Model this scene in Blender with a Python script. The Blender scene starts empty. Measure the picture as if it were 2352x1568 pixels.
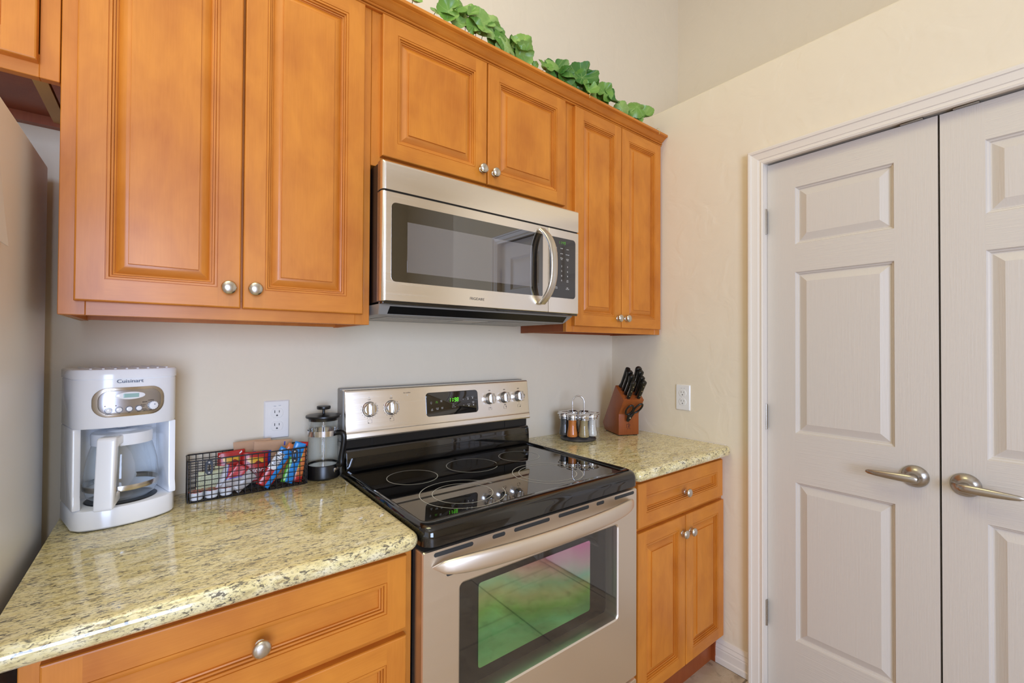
import bpy, bmesh, math, random
from mathutils import Matrix, Vector
R = math.radians
sc = bpy.context.scene
col = sc.collection

def S(r, g, b):
    f = lambda c: (c/255/12.92) if c/255 <= .04045 else ((c/255+.055)/1.055)**2.4
    return (f(r), f(g), f(b), 1)

# ------------------------------------------------------------------ camera, world, lights, exposure
cd = bpy.data.cameras.new('camera'); cam = bpy.data.objects.new('camera', cd); col.objects.link(cam)
cd.sensor_width = 36; cd.lens = 1021.26/2352*36; cd.clip_start = .01
rt = Vector((.78934438, -.61392936, .00511694)); up = Vector((-.01103342, -.00585186, .99992201)); fw = Vector((.61385153, .78933928, .01139287))
cam.matrix_world = Matrix(((rt.x, up.x, -fw.x, -.44673), (rt.y, up.y, -fw.y, -1.51552), (rt.z, up.z, -fw.z, 1.31183), (0, 0, 0, 1)))
sc.camera = cam
sc.view_settings.view_transform = 'Standard'; sc.view_settings.look = 'None'
sc.view_settings.gamma = 1; sc.view_settings.use_curve_mapping = False
sc.view_settings.exposure = 0.22
wd = bpy.data.worlds.new('sky'); sc.world = wd; wd.use_nodes = True
wb = wd.node_tree.nodes['Background']; wb.inputs[0].default_value = S(214, 228, 250); wb.inputs[1].default_value = .8
sc.cycles.use_denoising = True
sc.cycles.max_bounces = 10; sc.cycles.diffuse_bounces = 6; sc.cycles.glossy_bounces = 5; sc.cycles.transparent_max_bounces = 24; sc.cycles.transmission_bounces = 8
sc.cycles.sample_clamp_indirect = 6; sc.cycles.caustics_reflective = False; sc.cycles.caustics_refractive = False

def area(name, loc, rot, sx, sy, power, color, spread=180):
    l = bpy.data.lights.new(name, 'AREA'); l.shape = 'RECTANGLE'; l.size = sx; l.size_y = sy
    l.energy = power; l.color = color[:3]; l.spread = R(spread)
    o = bpy.data.objects.new(name, l); col.objects.link(o); o.location = loc; o.rotation_euler = rot
    return o
COOL = (.59, .74, 1.08); WARM = (1.0, .94, .52)
# daylight in the openings of the rear and left windows
area('rear_window_daylight', (-1.25, -4.52, 1.45), (R(90), 0, 0), 1.7, 1.9, 128, COOL)
area('left_window_daylight', (-3.12, -1.95, 1.45), (R(90), 0, R(-90)), 2.2, 1.9, 3.5, (1, .93, .84))
# ceiling lamps
area('kitchen_lamp_light', (-.75, -.95, 3.62), (0, 0, 0), 1.2, 1.0, 20, WARM)
area('dining_lamp_light', (-1.6, -2.6, 3.62), (0, 0, 0), .9, .9, 3, WARM)

# ------------------------------------------------------------------ materials
def newmat(name):
    m = bpy.data.materials.new(name); m.use_nodes = True
    nt = m.node_tree; b = nt.nodes['Principled BSDF']
    return m, nt, b
def P(name, c, rough=.5, metal=0, coat=0, spec=.5, emit=None, es=0, coatr=.05):
    m, nt, b = newmat(name)
    b.inputs['Base Color'].default_value = c; b.inputs['Roughness'].default_value = rough; b.inputs['Metallic'].default_value = metal
    b.inputs['Coat Weight'].default_value = coat; b.inputs['Coat Roughness'].default_value = coatr; b.inputs['Specular IOR Level'].default_value = spec
    if emit: b.inputs['Emission Color'].default_value = emit; b.inputs['Emission Strength'].default_value = es
    return m
def coords(nt, scale=(1, 1, 1), rot=(0, 0, 0), kind='Object'):
    t = nt.nodes.new('ShaderNodeTexCoord'); mp = nt.nodes.new('ShaderNodeMapping')
    mp.inputs['Scale'].default_value = scale; mp.inputs['Rotation'].default_value = rot
    nt.links.new(t.outputs[kind], mp.inputs[0]); return mp.outputs[0]
def noise(nt, v, scale, detail=4, rough=.5, dist=0):
    n = nt.nodes.new('ShaderNodeTexNoise'); n.inputs['Scale'].default_value = scale; n.inputs['Detail'].default_value = detail
    n.inputs['Roughness'].default_value = rough; n.inputs['Distortion'].default_value = dist
    nt.links.new(v, n.inputs['Vector']); return n.outputs['Fac']
def ramp(nt, f, stops, interp='LINEAR'):
    r = nt.nodes.new('ShaderNodeValToRGB'); r.color_ramp.interpolation = interp
    el = r.color_ramp.elements
    while len(el) < len(stops): el.new(.5)
    for e, (p, c) in zip(el, stops): e.position = p; e.color = c
    nt.links.new(f, r.inputs[0]); return r.outputs[0]
def mix(nt, f, a, b, mode='MIX'):
    n = nt.nodes.new('ShaderNodeMix'); n.data_type = 'RGBA'; n.blend_type = mode
    for i, x in ((0, f), (6, a), (7, b)):
        if hasattr(x, 'links'): nt.links.new(x, n.inputs[i])
        else: n.inputs[i].default_value = x
    return n.outputs[2]
def bump(nt, b, h, strength=.1, dist=.002):
    n = nt.nodes.new('ShaderNodeBump'); n.inputs['Strength'].default_value = strength; n.inputs['Distance'].default_value = dist
    nt.links.new(h, n.inputs['Height']); nt.links.new(n.outputs[0], b.inputs['Normal'])
W1 = (1, 1, 1, 1); K1 = (0, 0, 0, 1)

def wood(name, horiz=False, lo=(183, 103, 25), hi=(213, 133, 40)):
    m, nt, b = newmat(name)
    g = coords(nt, (1.2, 14, 14) if horiz else (14, 14, 1.2))
    f1 = noise(nt, g, 5, 6, .6, .3)
    f2 = noise(nt, coords(nt, (2.0, 3.4, 3.4) if horiz else (4.2, 3, 1.9)), 2.4, 4, .55, .4)
    f3 = noise(nt, coords(nt, (6, 120, 120) if horiz else (120, 120, 6)), 3, 2)
    c = ramp(nt, f2, [(.28, S(*lo)), (.66, S(*hi))])
    c = mix(nt, .13, c, ramp(nt, f1, [(.3, S(lo[0]-12, lo[1]-12, lo[2]-8)), (.7, S(hi[0]+6, hi[1]+6, hi[2]+8))]))
    c = mix(nt, .05, c, ramp(nt, f3, [(.3, S(130, 62, 22)), (.7, S(226, 158, 92))]))
    nt.links.new(c, b.inputs['Base Color'])
    b.inputs['Roughness'].default_value = .42; b.inputs['Coat Weight'].default_value = .12; b.inputs['Coat Roughness'].default_value = .16
    return m
def wallmat(name, c, s=.25):
    m, nt, b = newmat(name)
    v = coords(nt)
    n1 = noise(nt, v, 9, 3, .5, .6); n2 = noise(nt, v, 60, 4)
    b.inputs['Base Color'].default_value = c; b.inputs['Roughness'].default_value = .75; b.inputs['Specular IOR Level'].default_value = .3
    h = mix(nt, .25, ramp(nt, n1, [(.42, K1), (.58, W1)]), n2)
    bump(nt, b, h, s, .003)
    return m
def granite(name):
    m, nt, b = newmat(name)
    v = coords(nt, (14, 42, 42), (0, 0, R(7)))
    n1 = noise(nt, v, 1.6, 6, .62, .5)
    n2 = noise(nt, coords(nt, (36, 100, 62), (0, 0, R(8))), 2.2, 5, .66, .8)
    n3 = noise(nt, coords(nt, (30, 70, 50), (0, 0, R(4))), 2.5, 4, .6, .4)
    n4 = noise(nt, coords(nt, (2.2, 3, 3)), 2, 3)
    n5 = noise(nt, coords(nt, (5, 11, 11), (0, 0, R(10))), 2, 4, .6, .5)
    c = ramp(nt, n1, [(.30, S(190, 174, 122)), (.42, S(228, 214, 158)), (.56, S(238, 227, 180)), (.74, S(246, 240, 216))])
    c = mix(nt, ramp(nt, n4, [(.4, K1), (.75, (.4, .4, .4, 1))]), c, S(214, 190, 128))
    c = mix(nt, ramp(nt, n3, [(.57, K1), (.67, (.7, .7, .7, 1))]), c, S(146, 122, 84))
    n6 = noise(nt, coords(nt, (70, 170, 130), (0, 0, R(8))), 2.2, 3, .6, .5)
    c = mix(nt, ramp(nt, n6, [(.55, K1), (.63, (.62, .62, .62, 1))]), c, S(132, 122, 104))
    th = mix(nt, .22, n2, n5)
    c = mix(nt, ramp(nt, th, [(.535, K1), (.585, (.88, .88, .88, 1))]), c, S(78, 74, 70))
    nt.links.new(c, b.inputs['Base Color'])
    b.inputs['Roughness'].default_value = .09; b.inputs['Coat Weight'].default_value = .4; b.inputs['Coat Roughness'].default_value = .03
    return m
def steel(name, c=(196, 188, 176), rough=.3, axis='x', bs=.006):
    m, nt, b = newmat(name)
    sc_ = {'x': (2, 260, 260), 'z': (260, 260, 2)}[axis]
    n = noise(nt, coords(nt, sc_), 2, 2)
    b.inputs['Base Color'].default_value = S(*c); b.inputs['Metallic'].default_value = 1
    nt.links.new(ramp(nt, n, [(.2, (rough-.02,)*3+(1,)), (.8, (rough+.03,)*3+(1,))]), b.inputs['Roughness'])
    bump(nt, b, n, bs, .0005)
    return m
def thin_glass(name, tint=(1, 1, 1, 1), boost=1.0, ior=1.45):
    m = bpy.data.materials.new(name); m.use_nodes = True; nt = m.node_tree; nt.nodes.clear()
    o = nt.nodes.new('ShaderNodeOutputMaterial'); mx = nt.nodes.new('ShaderNodeMixShader')
    t = nt.nodes.new('ShaderNodeBsdfTransparent'); g = nt.nodes.new('ShaderNodeBsdfGlossy'); f = nt.nodes.new('ShaderNodeLayerWeight')
    t.inputs[0].default_value = tint; g.inputs['Roughness'].default_value = .01; f.inputs[0].default_value = .5; f0 = ((ior-1)/(ior+1))**2
    pw = nt.nodes.new('ShaderNodeMath'); pw.operation = 'POWER'; pw.inputs[1].default_value = 5; nt.links.new(f.outputs['Facing'], pw.inputs[0])
    sk = nt.nodes.new('ShaderNodeMath'); sk.operation = 'MULTIPLY_ADD'; sk.inputs[1].default_value = 1-f0; sk.inputs[2].default_value = f0; nt.links.new(pw.outputs[0], sk.inputs[0])
    ma = nt.nodes.new('ShaderNodeMath'); ma.operation = 'MULTIPLY'; ma.inputs[1].default_value = boost; ma.use_clamp = True
    nt.links.new(sk.outputs[0], ma.inputs[0]); nt.links.new(ma.outputs[0], mx.inputs[0]); nt.links.new(t.outputs[0], mx.inputs[1]); nt.links.new(g.outputs[0], mx.inputs[2])
    nt.links.new(mx.outputs[0], o.inputs[0]); return m
def tile(name):
    m, nt, b = newmat(name)
    v = coords(nt)
    br = nt.nodes.new('ShaderNodeTexBrick'); br.offset = .5
    br.inputs['Scale'].default_value = 1; br.inputs['Brick Width'].default_value = .46; br.inputs['Row Height'].default_value = .46
    br.inputs['Mortar Size'].default_value = .004; br.inputs['Color1'].default_value = W1; br.inputs['Color2'].default_value = (.86, .86, .86, 1); br.inputs['Mortar'].default_value = (.35, .33, .3, 1)
    nt.links.new(coords(nt, (1, 1, 1), (0, 0, R(90))), br.inputs['Vector'])
    n1 = noise(nt, v, 3.5, 8, .65, .6); n2 = noise(nt, v, 16, 6, .6, .5)
    c = ramp(nt, n1, [(.3, S(146, 124, 98)), (.5, S(192, 170, 142)), (.7, S(216, 200, 176))])
    c = mix(nt, ramp(nt, n2, [(.56, K1), (.7, (.6, .6, .6, 1))]), c, S(104, 84, 62))
    c = mix(nt, 1.0, c, br.outputs['Color'], 'MULTIPLY')
    nt.links.new(c, b.inputs['Base Color']); b.inputs['Roughness'].default_value = .42
    return m
def coated(name):
    # heat-reflecting interference coating on the inner oven pane: hue drifts with position and viewing angle
    m, nt, b = newmat(name)
    t = nt.nodes.new('ShaderNodeTexCoord'); sx = nt.nodes.new('ShaderNodeSeparateXYZ'); nt.links.new(t.outputs['Object'], sx.inputs[0])
    lw = nt.nodes.new('ShaderNodeLayerWeight'); lw.inputs[0].default_value = .5
    n = noise(nt, coords(nt, (4, 4, 4)), 1.3, 2)
    def mth(op, a, c_):
        k = nt.nodes.new('ShaderNodeMath'); k.operation = op
        for i, x in enumerate((a, c_)):
            if hasattr(x, 'links'): nt.links.new(x, k.inputs[i])
            else: k.inputs[i].default_value = x
        return k.outputs[0]
    f = mth('ADD', mth('MULTIPLY', sx.outputs[0], .375), mth('MULTIPLY', sx.outputs[2], 2.4))
    f = mth('ADD', f, mth('MULTIPLY', n, .34))
    f = mth('ADD', f, mth('MULTIPLY', lw.outputs['Facing'], .15))
    f = mth('SUBTRACT', f, 1.10)
    c = ramp(nt, f, [(.06, S(244, 244, 120)), (.16, S(206, 248, 140)), (.26, S(150, 246, 190)), (.42, S(140, 250, 200)), (.54, S(160, 252, 160)), (.64, S(206, 246, 200)), (.72, S(176, 248, 224)), (.80, S(232, 232, 240)), (.92, S(250, 170, 232))])
    nt.links.new(c, b.inputs['Base Color']); b.inputs['Metallic'].default_value = 1; b.inputs['Roughness'].default_value = .04
    return m
def leafmat(name):
    m, nt, b = newmat(name)
    t = nt.nodes.new('ShaderNodeTexCoord'); sx = nt.nodes.new('ShaderNodeSeparateXYZ'); nt.links.new(t.outputs['UV'], sx.inputs[0])
    oi = nt.nodes.new('ShaderNodeNewGeometry')
    def mth(op, a, c_=0.0):
        k = nt.nodes.new('ShaderNodeMath'); k.operation = op
        for i, x in enumerate((a, c_)):
            if hasattr(x, 'links'): nt.links.new(x, k.inputs[i])
            else: k.inputs[i].default_value = x
        return k.outputs[0]
    vein = mth('ABSOLUTE', mth('SINE', mth('MULTIPLY', sx.outputs[0], math.pi*7)))
    vein = mth('MULTIPLY', vein, sx.outputs[1])
    base = ramp(nt, oi.outputs['Random Per Island'], [(0, S(58, 108, 44)), (.35, S(98, 142, 50)), (.7, S(122, 160, 72)), (1, S(150, 178, 104))])
    c = mix(nt, ramp(nt, vein, [(.02, (.5, .5, .5, 1)), (.07, K1)]), base, S(168, 190, 118))
    c = mix(nt, ramp(nt, noise(nt, coords(nt), 40, 3), [(.4, K1), (.8, (.4, .4, .4, 1))]), c, S(70, 120, 40))
    nt.links.new(c, b.inputs['Base Color']); b.inputs['Roughness'].default_value = .38
    b.inputs['Transmission Weight'].default_value = 0
    return m

M = {}
M['wood'] = wood('maple_vertical_grain'); M['wood_h'] = wood('maple_horizontal_grain', True)
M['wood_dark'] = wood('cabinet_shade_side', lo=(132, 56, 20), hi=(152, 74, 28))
M['ply'] = P('raw_plywood_edge', S(200, 166, 116), .6)
M['wall'] = wallmat('beige_wall_paint', S(228, 216, 193), .35)
M['ceil'] = wallmat('ceiling_paint', S(236, 228, 212), .12)
M['tile'] = tile('travertine_floor_tile')
M['granite'] = granite('speckled_granite')
M['steel'] = steel('brushed_steel', (244, 239, 231), .25, 'x')
M['steel_satin'] = steel('satin_steel', (236, 226, 212), .38, 'x')
M['nickel'] = P('satin_nickel', S(210, 205, 196), .26, 1)
M['nickel_dark'] = P('brushed_nickel_lever', S(176, 169, 158), .27, 1)
M['chrome'] = P('chrome', S(225, 225, 228), .13, 1)
M['black_gloss'] = P('black_enamel', S(9, 9, 10), .05, 0, .6, .55, coatr=.02)
M['black_glass'] = P('black_glass', S(6, 5, 5), .015, 0, .5, .8, coatr=.0)
M['black_body'] = P('black_painted_metal', S(28, 18, 16), .35)
def _mg(n, c, r):
    m = P(n, c, r, 0, 1.0, .7, coatr=.0); m.node_tree.nodes['Principled BSDF'].inputs['Coat IOR'].default_value = 2.0; return m
M['mw_glass'] = _mg('microwave_window_glass', S(8, 7, 7), .02)
M['black_plastic'] = P('black_plastic', S(14, 14, 15), .32)
M['dark_grey'] = P('dark_grey_plastic', S(62, 60, 58), .4)
M['mid_grey'] = P('grey_plastic', S(150, 148, 144), .4)
M['slot'] = P('dark_slot', S(52, 52, 50), .6)
M['white_plastic'] = P('glossy_white_plastic', S(246, 248, 252), .16, 0, .2)
M['white_matte'] = P('white_plate_plastic', S(232, 230, 226), .3)
M['lcd'] = P('lcd_panel', S(160, 196, 192), .25)
M['legend'] = P('dark_print', S(60, 52, 46), .6)
M['white_print'] = P('white_print', S(228, 226, 220), .5)
M['blue_print'] = P('blue_grey_print', S(104, 118, 140), .4)
M['led'] = P('green_led_segment', S(40, 120, 20), .4, emit=S(120, 255, 60), es=1.1)
M['led_dim'] = P('dim_green_led_segment', S(60, 120, 30), .4, emit=S(110, 190, 60), es=.45)
def grained(name, c, sc_):
    m, nt, b = newmat(name); b.inputs['Base Color'].default_value = c; b.inputs['Roughness'].default_value = .38
    bump(nt, b, noise(nt, coords(nt, sc_), 1.6, 3, .6, .25), .75 if sc_[2] > 50 else .3, .0015); return m
M['door'] = grained('door_paint_vertical_grain', S(208, 200, 190), (160, 160, 5)); M['door_rail'] = grained('door_paint_horizontal_grain', S(208, 200, 190), (5, 5, 150))
M['trim'] = P('trim_paint', S(226, 218, 207), .3)
M['glass'] = thin_glass('clear_glass', (.93, .95, .955, 1), 1.6)
M['oven_glass'] = thin_glass('tinted_oven_glass', (.95, .94, .92, 1), 1.6, 1.5)
M['coated'] = coated('coated_inner_oven_glass')
M['cavity'] = P('oven_cavity', S(20, 18, 16), .7)
M['fridge'] = P('fridge_side_metal', S(240, 242, 247), .42, .15)
M['mesh_screen'] = P('perforated_screen', S(120, 114, 116), .35, .2)
M['leaf'] = leafmat('artificial_leaf')
M['stem'] = P('vine_stem', S(128, 142, 74), .6)
M['tendril'] = P('pale_tendril', S(206, 200, 120), .6)
M['wire'] = P('dark_wire', S(38, 36, 38), .4, .3)
M['block_wood'] = wood('cherry_block_wood', lo=(128, 58, 18), hi=(154, 78, 28))
M['knife_black'] = P('black_knife_handle', S(20, 20, 20), .3)
M['pewter'] = P('dark_rack_base', S(74, 72, 72), .35, .3)
M['filter'] = P('filter_strip', S(170, 166, 160), .4, .5)

# ------------------------------------------------------------------ mesh helpers
class MB:
    def __init__(s): s.bm = bmesh.new()
    def merge(s, tmp, mi=0, mx=None):
        if mx is not None: bmesh.ops.transform(tmp, matrix=mx, verts=tmp.verts)
        for f in tmp.faces: f.material_index = mi
        me = bpy.data.meshes.new('tmp'); tmp.to_mesh(me); tmp.free(); s.bm.from_mesh(me); bpy.data.meshes.remove(me); return s
    def box(s, x0, x1, y0, y1, z0, z1, bev=0, seg=2, mi=0, mx=None):
        t = bmesh.new(); bmesh.ops.create_cube(t, size=1)
        for v in t.verts: v.co = Vector(((x0+x1)/2+v.co.x*(x1-x0), (y0+y1)/2+v.co.y*(y1-y0), (z0+z1)/2+v.co.z*(z1-z0)))
        if bev: bmesh.ops.bevel(t, geom=t.edges[:], offset=bev, segments=seg, affect='EDGES', profile=.5)
        return s.merge(t, mi, mx)
    def lathe(s, prof, c=(0, 0, 0), n=40, mi=0, mx=None, ry=1.0):
        t = bmesh.new(); rings = []
        for r, z in prof:
            if r < 1e-6: rings.append([t.verts.new((c[0], c[1], c[2]+z))])
            else: rings.append([t.verts.new((c[0]+r*math.cos(2*math.pi*k/n), c[1]+ry*r*math.sin(2*math.pi*k/n), c[2]+z)) for k in range(n)])
        for a, b in zip(rings, rings[1:]):
            if len(a) == 1 and len(b) == 1: continue
            for k in range(n):
                k2 = (k+1) % n
                if len(a) == 1: t.faces.new((a[0], b[k2], b[k]))
                elif len(b) == 1: t.faces.new((a[k], a[k2], b[0]))
                else: t.faces.new((a[k], a[k2], b[k2], b[k]))
        bmesh.ops.recalc_face_normals(t, faces=t.faces)
        return s.merge(t, mi, mx)
    def cyl(s, p0, p1, r, n=20, mi=0, r1=None, mx=None, bev=0):
        p0 = Vector(p0); p1 = Vector(p1); h = (p1-p0).length
        q = (p1-p0).to_track_quat('Z', 'Y').to_matrix().to_4x4(); q.translation = p0
        r1 = r if r1 is None else r1
        pr = [(0, 0), (r, 0), (r1, h), (0, h)] if not bev else [(0, 0), (r-bev, 0), (r-bev*.3, bev*.3), (r, bev), (r1, h-bev), (r1-bev*.3, h-bev*.3), (r1-bev, h), (0, h)]
        return s.lathe(pr, n=n, mi=mi, mx=(mx @ q) if mx is not None else q)
    def tube(s, pts, r, n=10, mi=0, closed=False, ry=None, upv=None, mx=None, taper=None):
        # swept circle / ellipse (r along the side vector, ry along up)
        pts = [Vector(p) for p in pts]; t = bmesh.new(); rings = []; N = len(pts); ry = r if ry is None else ry
        u = None
        for i, p in enumerate(pts):
            if closed: d = pts[(i+1) % N]-pts[i-1]
            else: d = pts[min(i+1, N-1)]-pts[max(i-1, 0)]
            d.normalize()
            if upv is not None: u = Vector(upv)
            elif u is None: u = Vector((0, 0, 1)) if abs(d.z) < .9 else Vector((1, 0, 0))
            sd = d.cross(u).normalized(); u = sd.cross(d).normalized()
            k_ = 1 if taper is None else taper[i]
            rings.append([t.verts.new(p+sd*r*k_*math.cos(2*math.pi*k/n)+u*ry*k_*math.sin(2*math.pi*k/n)) for k in range(n)])
        for i in range(N if closed else N-1):
            a, b = rings[i], rings[(i+1) % N]
            for k in range(n): t.faces.new((a[k], a[(k+1) % n], b[(k+1) % n], b[k]))
        if not closed: t.faces.new(rings[0][::-1]); t.faces.new(rings[-1])
        bmesh.ops.recalc_face_normals(t, faces=t.faces)
        return s.merge(t, mi, mx)
    def loops(s, L, mi=0, cap0=True, cap1=True, mx=None, mis=None):
        # L: list of closed loops with equal vertex counts
        t = bmesh.new(); V = [[t.verts.new(p) for p in l] for l in L]; n = len(L[0])
        for a, b in zip(V, V[1:]):
            for k in range(n): t.faces.new((a[k], a[(k+1) % n], b[(k+1) % n], b[k]))
        if cap0: t.faces.new(V[0][::-1])
        if cap1: t.faces.new(V[-1])
        bmesh.ops.recalc_face_normals(t, faces=t.faces)
        return s.merge(t, mi, mx)
    def prism(s, poly, a0, a1, axis='x', bev=0, seg=2, mi=0, mx=None):
        # poly in the two other axes, in order (y,z) for x, (x,z) for y, (x,y) for z
        f = {'x': lambda p, a: (a, p[0], p[1]), 'y': lambda p, a: (p[0], a, p[1]), 'z': lambda p, a: (p[0], p[1], a)}[axis]
        t = bmesh.new(); A = [t.verts.new(f(p, a0)) for p in poly]; B = [t.verts.new(f(p, a1)) for p in poly]; n = len(poly)
        for k in range(n): t.faces.new((A[k], A[(k+1) % n], B[(k+1) % n], B[k]))
        t.faces.new(A[::-1]); t.faces.new(B)
        bmesh.ops.recalc_face_normals(t, faces=t.faces)
        if bev: bmesh.ops.bevel(t, geom=t.edges[:], offset=bev, segments=seg, affect='EDGES', profile=.5)
        return s.merge(t, mi, mx)
    def text(s, body, size, mx, mi=0, align='CENTER', shear=0, extrude=.00015, sx=1.0, space=1.0):
        c = bpy.data.curves.new('t', 'FONT'); c.body = body; c.size = size; c.align_x = align; c.align_y = 'CENTER'; c.extrude = extrude; c.shear = shear; c.space_character = space; c.resolution_u = 3
        o = bpy.data.objects.new('t', c); col.objects.link(o)
        bpy.context.view_layer.update()
        me = bpy.data.meshes.new_from_object(o.evaluated_get(bpy.context.evaluated_depsgraph_get()))
        bpy.data.objects.remove(o); bpy.data.curves.remove(c)
        me.transform(mx @ Matrix.Diagonal((sx, 1, 1, 1)))
        for p in me.polygons: p.material_index = mi
        s.bm.from_mesh(me); bpy.data.meshes.remove(me); return s
    def seg7(s, txt, h, mx, mi=0, gap=.35):
        w = h*.5; t = h*.11; x = 0
        G = {'0': 'abcdef', '1': 'bc', '2': 'abged', '3': 'abgcd', '4': 'fgbc', '5': 'afgcd', '6': 'afgedc', '7': 'abc', '8': 'abcdefg', '9': 'abcdfg'}
        for ch in txt:
            if ch == ':':
                for zz in (.3, .7): s.box(x-t*.5, x+t*.5, h*zz-t*.5, h*zz+t*.5, 0, .0003, mi=mi, mx=mx)
                x += w*.45; continue
            for q in G[ch]:
                g = t*.6
                r_ = {'a': (g, w-g, h-t, h), 'g': (g, w-g, h/2-t/2, h/2+t/2), 'd': (g, w-g, 0, t), 'b': (w-t, w, h/2+g, h-g), 'c': (w-t, w, g, h/2-g), 'f': (0, t, h/2+g, h-g), 'e': (0, t, g, h/2-g)}[q]
                sk = Matrix.Translation((x, 0, 0)) @ Matrix(((1, .12, 0, 0), (0, 1, 0, 0), (0, 0, 1, 0), (0, 0, 0, 1)))
                s.box(r_[0], r_[1], r_[2], r_[3], 0, .0003, mi=mi, mx=mx @ sk)
            x += w+h*gap*.55
        return s

TM = {}   # matrices of top-level things
def _mesh(name, mb, mats):
    me = bpy.data.meshes.new(name); mb.bm.to_mesh(me); mb.bm.free()
    for m in (mats if isinstance(mats, (list, tuple)) else [mats]): me.materials.append(M[m] if isinstance(m, str) else m)
    return me
def tag(o, label=None, cat=None, group=None, kind=None):
    if label: o['label'] = label
    if cat: o['category'] = cat
    if group: o['group'] = group
    if kind: o['kind'] = kind
    return o
def obj(name, mb, mats, parent=None, world=True, smooth=35, label=None):
    me = _mesh(name, mb, mats)
    if parent is not None and world:
        r = parent
        while r.parent: r = r.parent
        me.transform(TM[r.name].inverted())
    if smooth:
        me.shade_smooth(); me.set_sharp_from_angle(angle=R(smooth))
    o = bpy.data.objects.new(name, me); col.objects.link(o)
    if parent is not None: o.parent = parent
    else: TM[o.name] = Matrix.Identity(4)
    if label: o['label'] = label
    return o
def thing(name, label, cat, loc=(0, 0, 0), rz=0, group=None, mx=None):
    o = bpy.data.objects.new(name, None); col.objects.link(o); o.empty_display_size = .05
    m = mx if mx is not None else Matrix.Translation(loc) @ Matrix.Rotation(rz, 4, 'Z')
    o.matrix_world = m; TM[o.name] = m.copy()
    return tag(o, label, cat, group)
def solo(name, mb, mats, label, cat, loc=None, kind=None, group=None, smooth=35, mx=None):
    # a thing that is one mesh; built in local coordinates when mx is given
    me = _mesh(name, mb, mats)
    if mx is None and loc is not None: mx = Matrix.Translation(loc); me.transform(mx.inverted())
    if smooth: me.shade_smooth(); me.set_sharp_from_angle(angle=R(smooth))
    o = bpy.data.objects.new(name, me); col.objects.link(o)
    if mx is not None: o.matrix_world = mx
    TM[o.name] = mx.copy() if mx is not None else Matrix.Identity(4)
    return tag(o, label, cat, group, kind)

def rrect(x0, x1, y0, y1, r, z, n=6, plane='xy'):
    # rounded rectangle loop; r may be a 4-tuple for corners (x0y0, x1y0, x1y1, x0y1)
    rr = r if isinstance(r, (tuple, list)) else (r,)*4; pts = []
    for (cx, cy, a0), q in zip(((x0, y0, 180), (x1, y0, 270), (x1, y1, 0), (x0, y1, 90)), rr):
        sx = 1 if cx == x0 else -1; sy = 1 if cy == y0 else -1
        for k in range(n+1):
            a = R(a0+90*k/n); pts.append((cx+sx*q+q*math.cos(a), cy+sy*q+q*math.sin(a)))
    if plane == 'xy': return [(a, b, z) for a, b in pts]
    if plane == 'xz': return [(a, z, b) for a, b in pts]
    return [(z, a, b) for a, b in pts]
def rot_front(x, y, z): return Matrix.Translation((x, y, z)) @ Matrix.Rotation(R(90), 4, 'X')      # text facing -y

# ------------------------------------------------------------------ the room
XW = 1.395; ZC = .9055; H = 3.7
def structure(name, mb, mats, label, cat, smooth=0):
    return solo(name, mb, mats, label, cat, kind='structure', smooth=smooth)
structure('floor', MB().box(-3.3, 2.2, -4.7, .1, -.1, 0), 'tile', 'mottled beige stone tile floor', 'floor')
structure('ceiling', MB().box(-3.3, 2.2, -4.7, .1, H, H+.1), 'ceil', 'pale high ceiling above the kitchen', 'ceiling')
structure('wall_back', MB().box(-3.3, 2.2, 0, .1, 0, H), 'wall', 'beige wall behind the range and cabinets', 'wall')
w = MB()
w.box(XW, 1.51, -.742, 0, 0, 2.3).box(XW, 1.51, -2.38, -1.756, 0, 2.3).box(XW, 1.51, -1.756, -.742, 2.042, 2.3)
pr = [(XW, 2.30)]+[(XW+.014-.014*math.cos(R(a)), 2.4195+.014*math.sin(R(a))) for a in range(0, 91, 15)]+[(2.01, 2.4335), (2.01, 2.30)]
t_ = bmesh.new(); A = [t_.verts.new((p[0], -2.38, p[1])) for p in pr]; B_ = [t_.verts.new((p[0], 0, p[1])) for p in pr]
for k in range(len(pr)): t_.faces.new((A[k], A[(k+1) % len(pr)], B_[(k+1) % len(pr)], B_[k]))
t_.faces.new(A[::-1]); t_.faces.new(B_); w.merge(t_)
w.box(1.51, 2.01, -2.38, -2.28, 0, 2.3)
structure('wall_right', w, 'wall', 'textured beige wall around the white pantry doors, with an open ledge on top', 'wall', 40)
structure('wall_upper', MB().box(2.008, 2.2, -4.7, 0, 0, H), 'wall', 'tan wall set back above the ledge over the pantry', 'wall')
w = MB(); w.box(-3.3, -3.2, -4.7, -3.3, 0, H).box(-3.3, -3.2, -1.1, 0, 0, H).box(-3.3, -3.2, -3.3, -1.1, 0, .5).box(-3.3, -3.2, -3.3, -1.1, 2.4, H)
structure('wall_left', w, 'wall', 'beige wall with a window across from the pantry', 'wall')
w = MB(); w.box(-3.3, -2.1, -4.7, -4.6, 0, H).box(-.4, 2.2, -4.7, -4.6, 0, H).box(-2.1, -.4, -4.7, -4.6, 0, .5).box(-2.1, -.4, -4.7, -4.6, 2.4, H)
structure('wall_front', w, 'wall', 'beige wall with a window behind the camera', 'wall')
def window(name, axis, a0, a1, c, label):
    b = MB()
    def bx(p0, p1, z0, z1):
        if axis == 'y': b.box(p0, p1, c-.03, c+.03, z0, z1)
        else: b.box(c-.03, c+.03, p0, p1, z0, z1)
    bx(a0, a0+.05, .5, 2.4); bx(a1-.05, a1, .5, 2.4); bx(a0, a1, .5, .55); bx(a0, a1, 2.35, 2.4); m = (a0+a1)/2; bx(m-.025, m+.025, .5, 2.4)
    structure(name, b, 'trim', label, 'window')
window('window_1', 'y', -2.1, -.4, -4.66, 'white framed window in the wall facing the range')
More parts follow.
